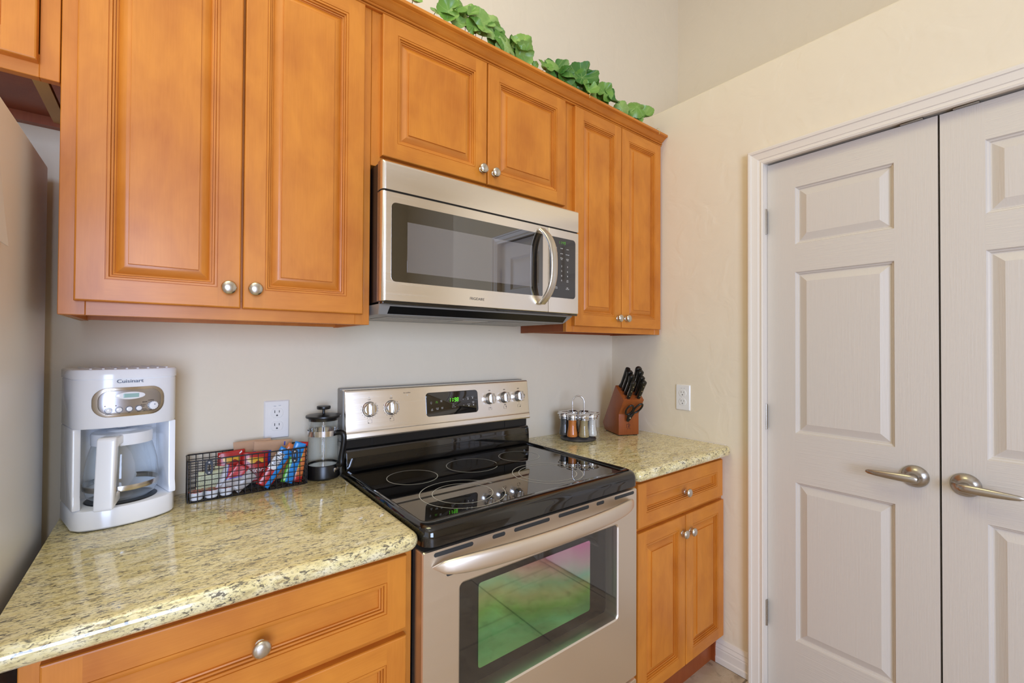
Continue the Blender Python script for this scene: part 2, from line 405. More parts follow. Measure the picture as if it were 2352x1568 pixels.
window('window_2', 'x', -3.3, -1.1, -3.26, 'white framed window in the wall facing the pantry')

# door casing (trim_1): three mitred sides swept around the opening
prof = [(0, 0), (0, .014), (.006, .0165), (.008, .014), (.016, .0145), (.018, .017), (.030, .019), (.040, .021), (.042, .0245), (.050, .026), (.0545, .024), (.0545, 0)]
def cas(wd_, pt): 
    y0, y1, zt = -.752, -1.746, 2.030
    return {0: (XW-pt, y0+wd_, 0), 1: (XW-pt, y0+wd_, zt+wd_), 2: (XW-pt, y1-wd_, zt+wd_), 3: (XW-pt, y1-wd_, 0)}
t_ = bmesh.new(); rows = [[t_.verts.new(cas(a, b)[k]) for k in range(4)] for a, b in prof]
for r0, r1 in zip(rows, rows[1:]):
    for k in range(3): t_.faces.new((r0[k], r0[k+1], r1[k+1], r1[k]))
structure('trim_1', MB().merge(t_), 'trim', 'white moulded casing around the pantry double doors', 'trim', 0)
b = MB()
b.box(XW-.002, 1.51, -.7525, -.74, 0, 2.044).box(XW-.002, 1.51, -1.758, -1.7455, 0, 2.044).box(XW-.002, 1.51, -1.758, -.74, 2.036, 2.044)
structure('trim_2', b, 'trim', 'white jamb lining inside the pantry door opening', 'trim')
# baseboard
def baseboard(name, y0, y1, label):
    pf = [(XW, 0), (XW-.015, 0), (XW-.015, .022), (XW-.012, .026), (XW-.013, .055), (XW-.0115, .060), (XW-.0125, .064), (XW-.008, .078), (XW-.009, .082), (XW-.004, .096), (XW, .098)]
    structure(name, MB().prism([(p[0], p[1]) for p in pf], y0, y1, 'y'), 'trim', label, 'baseboard')
baseboard('baseboard_right', -.698, -.53, 'white moulded baseboard between base cabinet and door casing')
baseboard('baseboard_hall', -2.38, -1.80, 'white baseboard beyond the pantry doors')

structure('trim_3', MB().box(XW-.004, XW, -.60, -.001, ZC-.001, ZC+.003, .001, 1), 'trim', 'thin white caulk line between granite counter and pantry wall', 'trim')
# pantry doors
def pantry_leaf(name, y0, y1, pan_y, hinge_y, hand_y, hdir, label):
    xf = XW+.022; zt = 2.0285; zb = .006; th = .034
    t = bmesh.new()
    pz = [(.222, .810), (.993, 1.597), (1.702, 1.917)]
    ys = sorted([y0, pan_y[0], pan_y[1], y1]); zs = [zb]+[z for p in pz for z in p]+[zt]
    V = {}
    def v(x, y, z):
        k = (round(x, 5), round(y, 5), round(z, 5))
        if k not in V: V[k] = t.verts.new((x, y, z))
        return V[k]
    for i in range(3):
        for j in range(len(zs)-1):
            if i == 1 and j % 2 == 1: continue
            f_ = t.faces.new((v(xf, ys[i], zs[j]), v(xf, ys[i], zs[j+1]), v(xf, ys[i+1], zs[j+1]), v(xf, ys[i+1], zs[j]))); f_.material_index = int(i == 1)
    rings = [(0, 0), (.003, .0055), (.007, .0070), (.0095, .0115), (.0125, .0115), (.0355, .0022), (.037, .0015)]
    for (za, zb_) in pz:
        pv = None
        for ins, d in rings:
            L = [v(xf+d, ys[1]+ins, za+ins), v(xf+d, ys[1]+ins, zb_-ins), v(xf+d, ys[2]-ins, zb_-ins), v(xf+d, ys[2]-ins, za+ins)]
            if pv:
                for k in range(4): t.faces.new((pv[k], pv[(k+1) % 4], L[(k+1) % 4], L[k]))
            pv = L
        t.faces.new(pv)
    c = [(y0, zb), (y0, zt), (y1, zt), (y1, zb)]
    for (a, b_) in zip(c, c[1:]+c[:1]): t.faces.new((v(xf, a[0], a[1]), v(xf, b_[0], b_[1]), v(xf+th, b_[0], b_[1]), v(xf+th, a[0], a[1])))
    t.faces.new([v(xf+th, a[0], a[1]) for a in c])
    md_ = MB(); me_ = bpy.data.meshes.new('t'); t.to_mesh(me_); t.free(); md_.bm.from_mesh(me_); bpy.data.meshes.remove(me_)
    d = solo(name, md_, ['door', 'door_rail'], label, 'door', loc=(xf, (y0+y1)/2, 0), kind='structure', smooth=0)
    # lever handle
    zc = .911; b = MB(); mx = Matrix.Translation((xf, hand_y, zc)) @ Matrix.Rotation(R(-90), 4, 'Y')
    b.lathe([(0.034, 0), (.034, .003), (.031, .008), (.022, .013), (.014, .020), (.0115, .030), (.0115, .052), (0, .052)], n=36, mx=mx)
    h = obj('door_handle', b, 'nickel_dark', d, label='brushed nickel lever handle')
    b = MB(); L = []
    for s_, w_, h_, x_ in ((-.013, .006, .007, .047), (-.008, .010, .0115, .048), (.005, .012, .013, .049), (.03, .011, .0125, .0505), (.06, .0095, .011, .0515), (.09, .008, .009, .0505), (.108, .0065, .007, .0485), (.115, .003, .0035, .047)):
        L.append([(xf-x_+w_*.62*math.cos(a), hand_y+hdir*s_, zc-.001-abs(s_)*.0+h_*math.sin(a)) for a in [2*math.pi*k/16 for k in range(16)]])
    b.loops(L); obj('lever', b, 'nickel_dark', h)
    for zh in (1.806, 1.044, .286):
        b = MB()
        b.cyl((XW+.010, hinge_y, zh-.049), (XW+.010, hinge_y, zh+.049), .0062, 14)
        for q in (-.03, -.01, .01, .03): b.cyl((XW+.010, hinge_y, zh+q-.0008), (XW+.010, hinge_y, zh+q+.0008), .0067, 14)
        b.box(XW+.012, xf+.006, hinge_y-.001, hinge_y+.001, zh-.046, zh+.046)
        obj('hinge', b, 'nickel_dark', d)
    # flush ball catch plate at the top edge
    cy = (ys[0]+ys[3])/2; cy = -1.184 if cy > -1.25 else -1.306
    obj('catch_plate', MB().box(xf-.012, xf+.02, cy-.028, cy+.028, 2.0290, 2.0350, .001), 'nickel_dark', d)
    return d
pantry_leaf('door_1', -.7535, -1.2435, (-.851, -1.139), -.7515, -1.188, 1, 'white three-panel pantry door leaf next to the base cabinet, lever pointing toward its hinges')
pantry_leaf('door_2', -1.2485, -1.7445, (-1.344, -1.640), -1.7465, -1.300, -1, 'white three-panel pantry door leaf farther from the range, cut by the picture edge')

# ------------------------------------------------------------------ cabinet builders
def panel_front(x0, x1, z0, z1, yf, th=.019, w=.045, raised=True, kind='door'):
    t = bmesh.new()
    def q(pts, mi=0):
        f = t.faces.new([t.verts.new(p) for p in pts]); f.material_index = mi
    def loop(i, d): return [(x0+i, yf+d, z0+i), (x1-i, yf+d, z0+i), (x1-i, yf+d, z1-i), (x0+i, yf+d, z1-i)]
    def ring(a, b, mi=None):
        for k in range(4): q([a[k], a[(k+1) % 4], b[(k+1) % 4], b[k]], (1 if k % 2 == 0 else 0) if mi is None else mi)
    e = .003
    hm = 1 if kind == 'drawer' else 0
    ring(loop(0, th), loop(0, e), hm); ring(loop(0, e), loop(.001, e*.3), hm); ring(loop(.001, e*.3), loop(e, 0), hm)
    X0, X1, Z0, Z1 = x0+e, x1-e, z0+e, z1-e; a, b, c, d = x0+w, x1-w, z0+w, z1-w
    q([(X0, yf, Z0), (a, yf, Z0), (a, yf, Z1), (X0, yf, Z1)], 0); q([(b, yf, Z0), (X1, yf, Z0), (X1, yf, Z1), (b, yf, Z1)], 0)
    q([(a, yf, Z0), (b, yf, Z0), (b, yf, c), (a, yf, c)], 1); q([(a, yf, d), (b, yf, d), (b, yf, Z1), (a, yf, Z1)], 1)
    P_ = [(w, 0), (w+.0005, .0022), (w+.0013, .0022), (w+.0018, .0008), (w+.0058, .0012), (w+.0062, .0062), (w+.0070, .0066), (w+.0074, .0046), (w+.0104, .0052), (w+.0108, .0100), (w+.0116, .0102), (w+.0120, .0082), (w+.0146, .0090), (w+.0150, .0128)]
    if raised:
        P_ += [(w+.0160, .0132)]
        n = 8; wd_ = .0195
        for k in range(1, n+1):
            u = k/n; P_.append((w+.0160+wd_*u, .0132-.0080*math.sin(u*math.pi/2) if u < 1 else .0052))
        P_ += [(w+.0358, .0020), (w+.0364, .0016)]
    for (i0, d0), (i1, d1) in zip(P_, P_[1:]): ring(loop(i0, d0), loop(i1, d1))
    L = loop(*P_[-1]); q(L, hm)
    L = loop(0, th); q(L[::-1], hm)
    bmesh.ops.remove_doubles(t, verts=t.verts, dist=1e-6)
    mb = MB(); me = bpy.data.meshes.new('t'); t.to_mesh(me); t.free(); mb.bm.from_mesh(me); bpy.data.meshes.remove(me)
    return mb
def knob_mb(x, y, z, s=1.0):
    mx = Matrix.Translation((x, y, z)) @ Matrix.Rotation(R(90), 4, 'X') @ Matrix.Scale(s, 4)
    return MB().lathe([(.0085, 0), (.0085, .002), (.0062, .004), (.0055, .011), (.0075, .0145), (.0145, .0165), (.0158, .0185), (.0155, .021), (.0125, .0245), (.007, .0265), (0, .027)], n=32, mx=mx)
def front(name, cab, x0, x1, z0, z1, yf, knob=None, raised=True, kind='door', lab=None):
    d = obj(name, panel_front(x0, x1, z0, z1, yf, raised=raised, kind=kind), ['wood', 'wood_h'], cab, smooth=22, label=lab)
    if knob: obj('knob', knob_mb(knob[0], yf, knob[1]), 'nickel', d, label='satin nickel mushroom knob')
    return d
YF, YD = -.2838, -.3030     # face frame and door planes of the upper cabinets
def wall_cab(name, label, x0, x1, z0, z1, doors, group=None, sides='wood', yf=YF):
    c = thing(name, label, 'cabinet', (x0, yf, z0), group=group)
    b = MB(); i = .016
    b.box(x0+.002, x0+i, yf+.019, -.001, z0, z1).box(x1-i, x1-.002, yf+.019, -.001, z0, z1)
    b.box(x0+i, x1-i, yf+.019, -.001, z0+.020, z0+.034).box(x0+i, x1-i, yf+.019, -.001, z1-.02, z1).box(x0+i, x1-i, -.018, -.001, z0+.034, z1-.02)
    b.box(x0+i, x1-i, -.020, -.001, z0+.002, z0+.020)
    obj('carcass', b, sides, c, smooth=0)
    obj('side_edge', MB().box(x0+.002, x0+.006, yf+.019, -.001, z0-.0006, z0), 'ply', c, smooth=0)
    b = MB(); s = .040
    b.box(x0, x0+s, yf, yf+.019, z0, z1, .0012, 1).box(x1-s, x1, yf, yf+.019, z0, z1, .0012, 1)
    b.box(x0+s, x1-s, yf, yf+.019, z0, z0+.045, .0008, 1, mi=1).box(x0+s, x1-s, yf, yf+.019, z1-.05, z1, .0008, 1, mi=1)
    b.box((x0+x1)/2-.02, (x0+x1)/2+.02, yf+.001, yf+.019, z0+.045, z1-.05)
    obj('face_frame', b, ['wood', 'wood_h'], c, smooth=25)
    for d in doors: front('door', c, *d)
    return c
ZT = 2.255
wall_cab('wall_cabinet', 'tall orange maple wall cabinet over the coffee maker', -.616, .0025, 1.3705, 2.300,
  [(-.5915, -.3105, 1.3985, ZT, YD, (-.335, 1.4435)), (-.3055, -.0215, 1.3985, ZT, YD, (-.2815, 1.4445))])
wall_cab('wall_cabinet', 'short orange maple wall cabinet directly above the microwave', .0035, .7760, 1.822, 2.300,
  [(.0285, .3865, 1.850, ZT, YD, (.364, 1.892)), (.3915, .7515, 1.850, ZT, YD, (.414, 1.891))])
wall_cab('wall_cabinet', 'narrow-doored orange maple wall cabinet in the corner by the pantry wall', .7770, 1.3940, 1.3705, 2.300,
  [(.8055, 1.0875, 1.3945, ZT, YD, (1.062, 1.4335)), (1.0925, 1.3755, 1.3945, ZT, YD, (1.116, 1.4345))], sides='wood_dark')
c = thing('wall_cabinet', 'orange maple cabinet high above the steel refrigerator, cut off by the picture edge', 'cabinet', (-1.55, YF, 1.8255))
x0, x1, z0 = -1.55, -.6175, 1.8255
b = MB(); b.box(x0+.002, x0+.016, YF+.019, -.001, z0, 2.30).box(x1-.016, x1-.002, YF+.019, -.001, z0+.004, 2.30).box(x0+.016, x1-.016, YF+.019, -.001, z0+.022, z0+.036).box(x0+.016, x1-.016, YF+.019, -.001, 2.28, 2.3).box(x0+.016, x1-.016, -.018, -.001, z0+.036, 2.28)
b.box(x0+.016, x1-.016, -.022, -.001, z0+.001, z0+.022)
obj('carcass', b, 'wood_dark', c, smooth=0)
obj('filler_strip', MB().box(x1-.045, x1-.022, YF+.030, -.022, z0+.010, z0+.022), 'ply', c, smooth=0)
b = MB(); b.box(x0, x0+.05, YF, YF+.019, z0, 2.3, .001, 1).box(x1-.028, x1, YF, YF+.019, z0, 2.3, .001, 1).box(x0+.05, x1-.028, YF, YF+.019, z0, z0+.045, .0008, 1, mi=1).box(x0+.05, x1-.028, YF, YF+.019, 2.25, 2.3, mi=1)
obj('face_frame', b, ['wood', 'wood_h'], c, smooth=25)
front('door', c, -1.09, -.6465, 1.8505, ZT, YD, (-1.065, 1.89)); front('door', c, -1.54, -1.095, 1.8505, ZT, YD, (-1.12, 1.89))

# crown moulding along the cabinet tops
cp = [(-.2845, 2.2615), (-.2930, 2.2615), (-.2950, 2.2630), (-.2950, 2.2655), (-.2935, 2.2665), (-.2895, 2.2668), (-.2895, 2.2680), (-.2965, 2.2685), (-.2985, 2.2700), (-.2985, 2.2725), (-.2970, 2.2738), (-.2940, 2.2742), (-.2940, 2.2755), (-.2985, 2.2775), (-.3030, 2.2805), (-.3080, 2.2845), (-.3125, 2.2875), (-.3165, 2.2895), (-.3165, 2.2915), (-.3235, 2.2925), (-.3275, 2.2945), (-.3275, 2.3030), (-.3240, 2.3050), (-.2845, 2.3050)]
solo('crown_molding', MB().prism(cp, -1.56, XW-.0015, 'x'), 'wood_h', 'orange maple crown moulding running along the tops of all wall cabinets', 'molding', loc=(-.1, -.3, 2.262), smooth=24)

# base cabinets
YB, YBD = -.5810, -.6000
def base_cab(label, x0, x1, fronts, mids, lstile=.03):
    c = thing('base_cabinet', label, 'cabinet', (x0, YB, 0)); b = MB(); i = .016
    b.box(x0+.002, x0+i, YB+.019, -.01, .0, .866).box(x1-i, x1-.002, YB+.019, -.01, 0, .866).box(x0+i, x1-i, YB+.019, -.01, .11, .126).box(x0+i, x1-i, -.02, -.01, .126, .866).box(x0+i, x1-i, YB+.019, -.01, .85, .866)
    obj('carcass', b, 'wood_dark', c, smooth=0)
    obj('toe_kick', MB().box(x0+.001, x1-.013, YB+.036, YB+.045, 0, .115), 'wood_dark', c, smooth=0)
    b = MB(); s = .036
    b.box(x0, x0+s, YB, YB+.019, .11, .866, .0012, 1).box(x1-s, x1, YB, YB+.019, .11, .866, .0012, 1)
    for za, zb in mids: b.box(x0+s, x1-s, YB, YB+.019, za, zb, .0008, 1, mi=1)
    obj('face_frame', b, ['wood', 'wood_h'], c, smooth=25)
    for f in fronts: front(f[0], c, *f[1:6], knob=f[6], raised=f[7], kind=f[0])
    return c
base_cab('orange maple drawer base cabinet under the coffee maker counter', -.609, -.0045,
  [('drawer', -.5845, -.0235, .6945, .8525, YBD, (-.307, .7735), False), ('drawer', -.5845, -.0235, .410, .678, YBD, (-.307, .545), False), ('drawer', -.5845, -.0235, .122, .394, YBD, (-.307, .26), False)],
  [(.836, .866), (.672, .702), (.388, .416), (.11, .14)])
base_cab('orange maple base cabinet with one drawer and two doors beside the pantry wall', .7780, 1.3935,
  [('drawer', .8025, 1.3690, .7035, .8525, YBD, (1.0855, .7745), False), ('door', .8025, 1.0900, .1300, .6870, YBD, (1.066, .6265), True), ('door', 1.0950, 1.3760, .1300, .6870, YBD, (1.119, .6225), True)],
  [(.836, .866), (.68, .71), (.11, .14)])

# granite counters with full bullnose front edges
def counter(label, x0, x1, rl, rr_, endl, endr):
    r = .0195; zc = ZC-r; L = []
    for k in range(13):
        a = R(-90+15*k); i = r*(1-math.cos(a)); z = zc+r*math.sin(a)
        il = i if endl else 0; ir = i if endr else 0
        L.append(rrect(x0+il, x1-ir, -.629+i, -.001, (max(rl-i, .0008), max(rr_-i, .0008), .0005, .0005), z, 5))
    return solo('countertop', MB().loops(L), 'granite', label, 'countertop', loc=((x0+x1)/2, -.3, ZC-.039), smooth=50)
counter('speckled yellow granite countertop under the coffee maker and wire basket', -.6385, -.0015, .004, .03, False, True)
counter('speckled yellow granite countertop in the corner under the spice rack and knife block', .7715, 1.394, .022, .03, True, False)
# ------------------------------------------------------------------ electric range
rg = thing('electric_range', 'stainless steel electric range with black glass cooktop between the two counters', 'stove', (.383, -.33, 0))
X0, X1 = .0015, .7645
b = MB(); b.box(X0+.003, X1-.003, -.566, -.03, .03, .868, .002, 1).box(X0+.02, X1-.02, -.55, -.06, 0, .03)
obj('body', b, 'black_body', rg)
# cooktop: rim with rolled front apron
L = []
for sx, f, bk, z, r in ((.001, 0, 0, .868, .03), (0, 0, 0, .884, .03), (.0005, .001, 0, .897, .03), (.003, .006, .0, .9065, .028), (.007, .014, .001, .9115, .026), (.012, .026, .002, .9140, .022), (.016, .040, .004, .9132, .016), (.019, .050, .006, .9095, .012), (.021, .056, .008, .9070, .010), (.0215, .0565, .009, .902, .010)):
    L.append(rrect(X0+sx, X1-sx, -.634+f, -.045-bk, (r, r, .004, .004), z, 6))
obj('cooktop_frame', MB().loops(L, cap1=False), 'black_gloss', rg, smooth=60)
gl = obj('cooktop_glass', MB().box(X0+.0215, X1-.0215, -.5775, -.054, .900, .9062), 'black_glass', rg, smooth=0)
def rings(name, cx, cy, *rs):
    b = MB()
    for r, a0, a1 in rs:
        n = 96; t = bmesh.new(); w_ = .0010; V = []
        for k in range(n+1):
            a = R(a0+(a1-a0)*k/n); V.append([t.verts.new((cx+q*math.cos(a), cy+q*math.sin(a), .9066)) for q in (r-w_, r+w_)])
        for p, q in zip(V, V[1:]): t.faces.new((p[0], p[1], q[1], q[0]))
        b.merge(t)
    return b
for cx, cy, rs in ((.160, -.2365, [(.077, 0, 360)]), (.383, -.2300, [(.087, -20, 315)]), (.5895, -.2285, [(.075, 0, 360)]), (.206, -.458, [(.118, 12, 345), (.0835, 0, 360)]), (.5275, -.4530, [(.1135, 0, 360), (.093, 0, 360)])):
    obj('burner_ring', rings('r', cx, cy, *rs), P('burner_print', S(198, 197, 194), .5) if 'ring' not in M else M['ring'], gl, smooth=0)
    M['ring'] = bpy.data.materials['burner_print']
# back riser (curved black enamel) and the dark recess below the console
pf = [(-.0475, .899), (-.075, .902), (-.083, .910), (-.0845, .925), (-.083, .955), (-.0805, .972), (-.076, .980), (-.066, .9825), (-.02, .9825), (-.02, .899)]
obj('riser', MB().prism(pf, X0+.004, X1-.004, 'x', .003, 2), 'black_gloss', rg, smooth=50)
b = MB(); b.box(X0+.004, X1-.004, -.064, -.02, .980, 1.02)
for x in (.10, .65): b.box(x-.004, x+.004, -.066, -.06, .984, 1.012)
obj('riser_recess', b, 'black_plastic', rg, smooth=0)
# console
zb, zt = 1.0115, 1.1700
def cy_(z): return -.0885+(z-zb)/(zt-zb)*.0185       # leaning console face
pf = [(cy_(zb)+.004, zb), (cy_(zb), zb+.004), (cy_(zb+.022)-.0005, zb+.022), (cy_(zb+.024)+.0022, zb+.0245), (cy_(zb+.03)+.002, zb+.03), (cy_(zt-.006)+.002, zt-.006), (cy_(zt)+.004, zt-.001), (cy_(zt)+.008, zt), (-.030, zt), (-.030, zb)]
obj('console', MB().prism(pf, X0+.002, X1-.002, 'x', .0035, 3), 'steel', rg, smooth=40)
b = MB(); b.box(X0, X1, -.030, -.002, 1.0, 1.172, .003, 2).box(X0-.001, X1+.001, -.05, -.008, .985, 1.0)
b.box(X0-.0012, X0+.004, -.062, -.028, 1.016, 1.166).box(X1-.004, X1+.0012, -.062, -.028, 1.016, 1.166)
obj('console_back', b, 'mid_grey', rg, smooth=30)
tilt = math.atan2(.0185, zt-zb)
def con(x, z, d=.0): return Matrix.Translation((x, cy_(z)+.0022-d, z)) @ Matrix.Rotation(R(90)-tilt, 4, 'X')
b = MB(); L = [[Vector(p) for p in rrect(-.1105, .1105, -.0425, .0425, .013, z, 6)] for z in (-.004, .0005)]
L.append([Vector(p) for p in rrect(-.1095, .1095, -.0415, .0415, .012, .0012, 6)])
disp = obj('display_panel', b.loops(L, mx=con(.3965, 1.1020, .0005)), 'black_glass', rg)
b = MB().seg7('11:98', .0145, con(.378, 1.1065, .002))
obj('clock_digits', b, 'led', disp, smooth=0)
b = MB(); z_ = .002
for tx, x, z, s_ in (('bake\ntime', .3475, 1.1120, .0042), ('self\nclean', .3085, 1.0835, .0042), ('timed/\ncook', .330, 1.0855, .0042), ('start\ntime', .350, 1.0870, .0042), ('bake', .461, 1.1180, .0042), ('broil', .482, 1.1200, .0042), ('convect', .4635, 1.0930, .0042), ('quick\nbake', .4845, 1.0985, .0042), ('oven', .396, 1.0980, .0034), ('preheat', .3975, 1.0925, .0034), ('door locked', .399, 1.0870, .0034)):
    obj('key_label', MB().text(tx, s_, con(x, z, z_)), 'white_print', disp, smooth=0)
b = MB()
for x, z in ((.4615, 1.1120), (.4825, 1.1145), (.464, 1.0865), (.485, 1.0885)): obj('key_dot', MB().cyl((0, 0, 0), (0, 0, .0003), .0021, 12, mx=con(x, z, z_)), 'white_print', disp, smooth=0)
for x, z, sg in ((.440, 1.112, 1), (.4415, 1.090, -1)): obj('arrow_mark', MB().prism([(-.0015, -.0012*sg), (.0015, -.0012*sg), (0, .0014*sg)], 0, .0003, 'z', mx=con(x, z, z_)), 'white_print', disp, smooth=0)
b.tube([(.0026*math.cos(a), .0034*math.sin(a)+.001, .0002) for a in [R(-60+k*30) for k in range(11)]], .0003, 4, mx=con(.306, 1.1075, z_))
b.box(-.0009, .0009, -.0034, -.0022, 0, .0003, mx=con(.306, 1.1075, z_))
obj('lamp_symbol', b, 'white_print', disp, smooth=0)
b = MB().text('time\nof day', .0042, con(.3285, 1.1095, z_)); obj('green_legend', b, 'led_dim', disp, smooth=0)
b = MB(); kn = ((.0825, 1.1035, .0225), (.1575, 1.1035, .0225), (.5635, 1.1065, .0205), (.6365, 1.1065, .0205), (.7085, 1.1070, .0205))
for i, (x, z, r) in enumerate(kn):
    b = MB(); b.text('OFF', .0058, con(x, z+.031, .0005)); s_ = .007
    mxx = con(x, z-.039, .0005); t_ = .0004
    for q in ((-s_, s_, -s_*.75, -s_*.75+t_), (-s_, s_, s_*.75-t_, s_*.75), (-s_, -s_+t_, -s_*.75, s_*.75), (s_-t_, s_, -s_*.75, s_*.75)): b.box(q[0], q[1], q[2], q[3], 0, .0002, mx=mxx)
    dx, dz = ((-.005, -.0045), (-.005, .003), (0, .003), (.005, .003), (.005, -.003))[i]
    b.cyl((dx, dz, 0), (dx, dz, .0003), .0016, 12, mx=mxx)
    for j in range(14):
        a = R(-60-j*(300-60)/13*1.0+(-10)); 
        if i > 1 and j % 3: continue
        b.text(str((9-j % 9)), .0048, con(x+.0285*math.sin(a), z+.0285*math.cos(a), .0005)) if j % 2 == 0 else b.box(-.0005, .0005, -.0013, .0013, 0, .0002, mx=con(x+.0285*math.sin(a), z+.0285*math.cos(a), .0005))
    if i in (1, 3): b.text('med', .0056, con(x, z-.0285, .0005))
    obj('knob_legend', b, 'legend', rg, smooth=0)
obj('warning_legend', MB().text('hot surface', .0058, con(.2155, 1.1500, .0005)), 'legend', rg, smooth=0)
for x, z in ((.0825, 1.1415), (.1575, 1.1425), (.2165, 1.1415)): obj('indicator_light', MB().lathe([(.0018, 0), (.0016, .0006), (0, .001)], n=12, mx=con(x, z, .0002)), 'white_print', rg, smooth=0)
for x, z, r in kn:
    mx = con(x, z); b = MB()
    b.lathe([(r*1.12, 0), (r*1.12, .0015), (r*1.04, .004), (r*1.0, .015), (r*.93, .0185), (r*.80, .0192), (r*.78, .0175), (0, .0172)], n=36, mx=mx)
    b.box(-.0055, .0055, -r*.93, r*.93, .010, .0285, .002, 2, mx=mx @ Matrix.Translation((.001, 0, 0)))
    b.box(-.0006, .0006, r*.45, r*.93, .0284, .0288, mx=mx @ Matrix.Translation((.001, 0, 0)), mi=1)
    k_ = obj('knob', b, ['chrome', 'black_plastic'], rg, label='chrome burner knob', smooth=30)
# oven door
YO = -.6230
def frame_plate(x0, x1, z0, z1, hx0, hx1, hz0, hz1, y, th, ro, ri):
    o0 = rrect(x0, x1, z0, z1, ro, y+th, 6, 'xz'); o1 = rrect(x0, x1, z0, z1, ro, y+.004, 6, 'xz'); o2 = rrect(x0+.002, x1-.002, z0+.002, z1-.002, max(ro-.002, .001), y, 6, 'xz')
    i2 = rrect(hx0-.004, hx1+.004, hz0-.004, hz1+.004, ri+.004, y, 6, 'xz'); i1 = rrect(hx0, hx1, hz0, hz1, ri, y+.003, 6, 'xz'); i0 = rrect(hx0, hx1, hz0, hz1, ri, y+th, 6, 'xz')
    return [o0, o1, o2, i2, i1, i0]
L = frame_plate(X0+.001, X1-.001, .2525, .8565, .099, .668, .470, .760, YO, .05, .006, .012)
# outer window opening of the door
dr = obj('oven_door', MB().loops(L+[L[0]], cap0=False, cap1=False), 'steel_satin', rg, smooth=18)
for q in (X0+.0015, X1-.004): obj('door_side', MB().box(q, q+.0025, YO+.010, YO+.046, .256, .850), 'black_body', dr, smooth=0)
obj('door_glass', MB().box(.0985, .6685, YO+.0035, YO+.0065, .4695, .7605), 'oven_glass', dr, smooth=0)
b = MB(); b.box(.0985, .6685, YO+.0485, YO+.0555, .4695, .7605)
obj('inner_frame', b, 'cavity', dr, smooth=0)
L = [rrect(.178, .588, .5055, .7185, .008, YO+.0420, 5, 'xz'), rrect(.178, .588, .5055, .7185, .008, YO+.0475, 5, 'xz')]
obj('inner_pane', MB().loops(L), 'coated', dr, smooth=30)
for xa, xb_ in ((.030, .134), (.190, .229), (.2575, .380), (.4135, .536), (.569, .603), (.652, .748)):
    b = MB(); L = [rrect(xa, xb_, .8395, .8495, .0048, YO-.0004, 5, 'xz'), rrect(xa, xb_, .8395, .8495, .0048, YO+.003, 5, 'xz')]
    obj('vent_slot', b.loops(L), 'slot', dr, smooth=0)
for xa, xb_ in ((.062, .105), (.655, .706)):
    b = MB(); L = [rrect(xa, xb_, .7880, .7975, .0046, YO-.0004, 5, 'xz'), rrect(xa, xb_, .7880, .7975, .0046, YO+.003, 5, 'xz')]
    obj('vent_slot', b.loops(L), 'slot', dr, smooth=0)
# bowed handle
L = []
for k in range(33):
    u = -1+k/16; x = .3825+.3575*u; e = max(0, 1-abs(u)**6)
    bow = .056*(1-u*u)**.62; hh = .0205*(1-abs(u)**9)**.5+.0012; tt = .0095*(1-abs(u)**6)**.5+.0012
    y = YO-.0020-bow; z = .8195+.0035*(1-u*u)
    L.append([(x, y+tt*(abs(math.cos(a))**.8)*(1 if math.cos(a) > 0 else -1), z+hh*(abs(math.sin(a))**.8)*(1 if math.sin(a) > 0 else -1)) for a in [2*math.pi*q/20 for q in range(20)]])
obj('handle', MB().loops(L), 'steel_satin', dr, smooth=60, label='bowed steel oven door handle')
# storage drawer
L = [rrect(X0+.001, X1-.001, .045, .2440, .005, YO+.05, 5, 'xz'), rrect(X0+.001, X1-.001, .045, .2440, .005, YO+.004, 5, 'xz'), rrect(X0+.003, X1-.003, .047, .2420, .004, YO, 5, 'xz')]
obj('drawer', MB().loops(L), 'steel_satin', rg, smooth=40)

# ------------------------------------------------------------------ over-the-range microwave
mw = thing('microwave', 'stainless steel microwave oven mounted over the range', 'microwave', (.3785, -.3, 1.40))
XM0, XM1, YM = .0045, .7560, -.3685
b = MB(); b.box(XM0+.003, XM1-.003, -.335, -.002, 1.432, 1.8125)
obj('body', b, 'black_body', mw, smooth=0)
def mfront(x0, x1, z0, z1, rl, rr_, th=.034, top=False):
    # steel front with rounded vertical edges; (rl, rr_) radius at left / right
    pts = []
    for cx, r, a0 in ((x0+rl, rl, 180), (x1-rr_, rr_, 270)):
        for k in range(7):
            a = R(a0+15*k); pts.append((cx+r*math.cos(a), YM+r+r*math.sin(a)))
    poly = [(x0, YM+th)]+pts+[(x1, YM+th)]
    L = []
    if top:
        rt_ = .010
        L.append([(x, y, z0) for x, y in poly])
        for k in range(6):
            a = R(18*k); L.append([(x, max(y, YM+rt_*(1-math.cos(a))) , z1-rt_+rt_*math.sin(a)) for x, y in poly])
    else:
        L = [[(x, y+.0015 if y < YM+th-.001 else y, z0) for x, y in poly], [(x, y, z0+.0015) for x, y in poly], [(x, y, z1-.0015) for x, y in poly], [(x, y+.0015 if y < YM+th-.001 else y, z1) for x, y in poly]]
    return MB().loops(L)
obj('vent_panel', mfront(XM0, XM1, 1.7345, 1.8135, .012, .003, top=True), 'steel', mw, smooth=40)
obj('seam', MB().box(XM0+.006, XM1-.002, YM+.006, -.335, 1.4315, 1.7345), 'black_plastic', mw, smooth=0)
md = obj('door', mfront(XM0, .6055, 1.4330, 1.7300, .012, .0015), 'steel', mw, smooth=40)
b = MB(); L = [rrect(.0305, .5780, 1.4865, 1.7015, (.013, .004, .004, .013), YM+.003, 6, 'xz'), rrect(.0305, .5780, 1.4865, 1.7015, (.013, .004, .004, .013), YM-.0008, 6, 'xz')]
win = obj('window', b.loops(L), 'mw_glass', md, smooth=0)
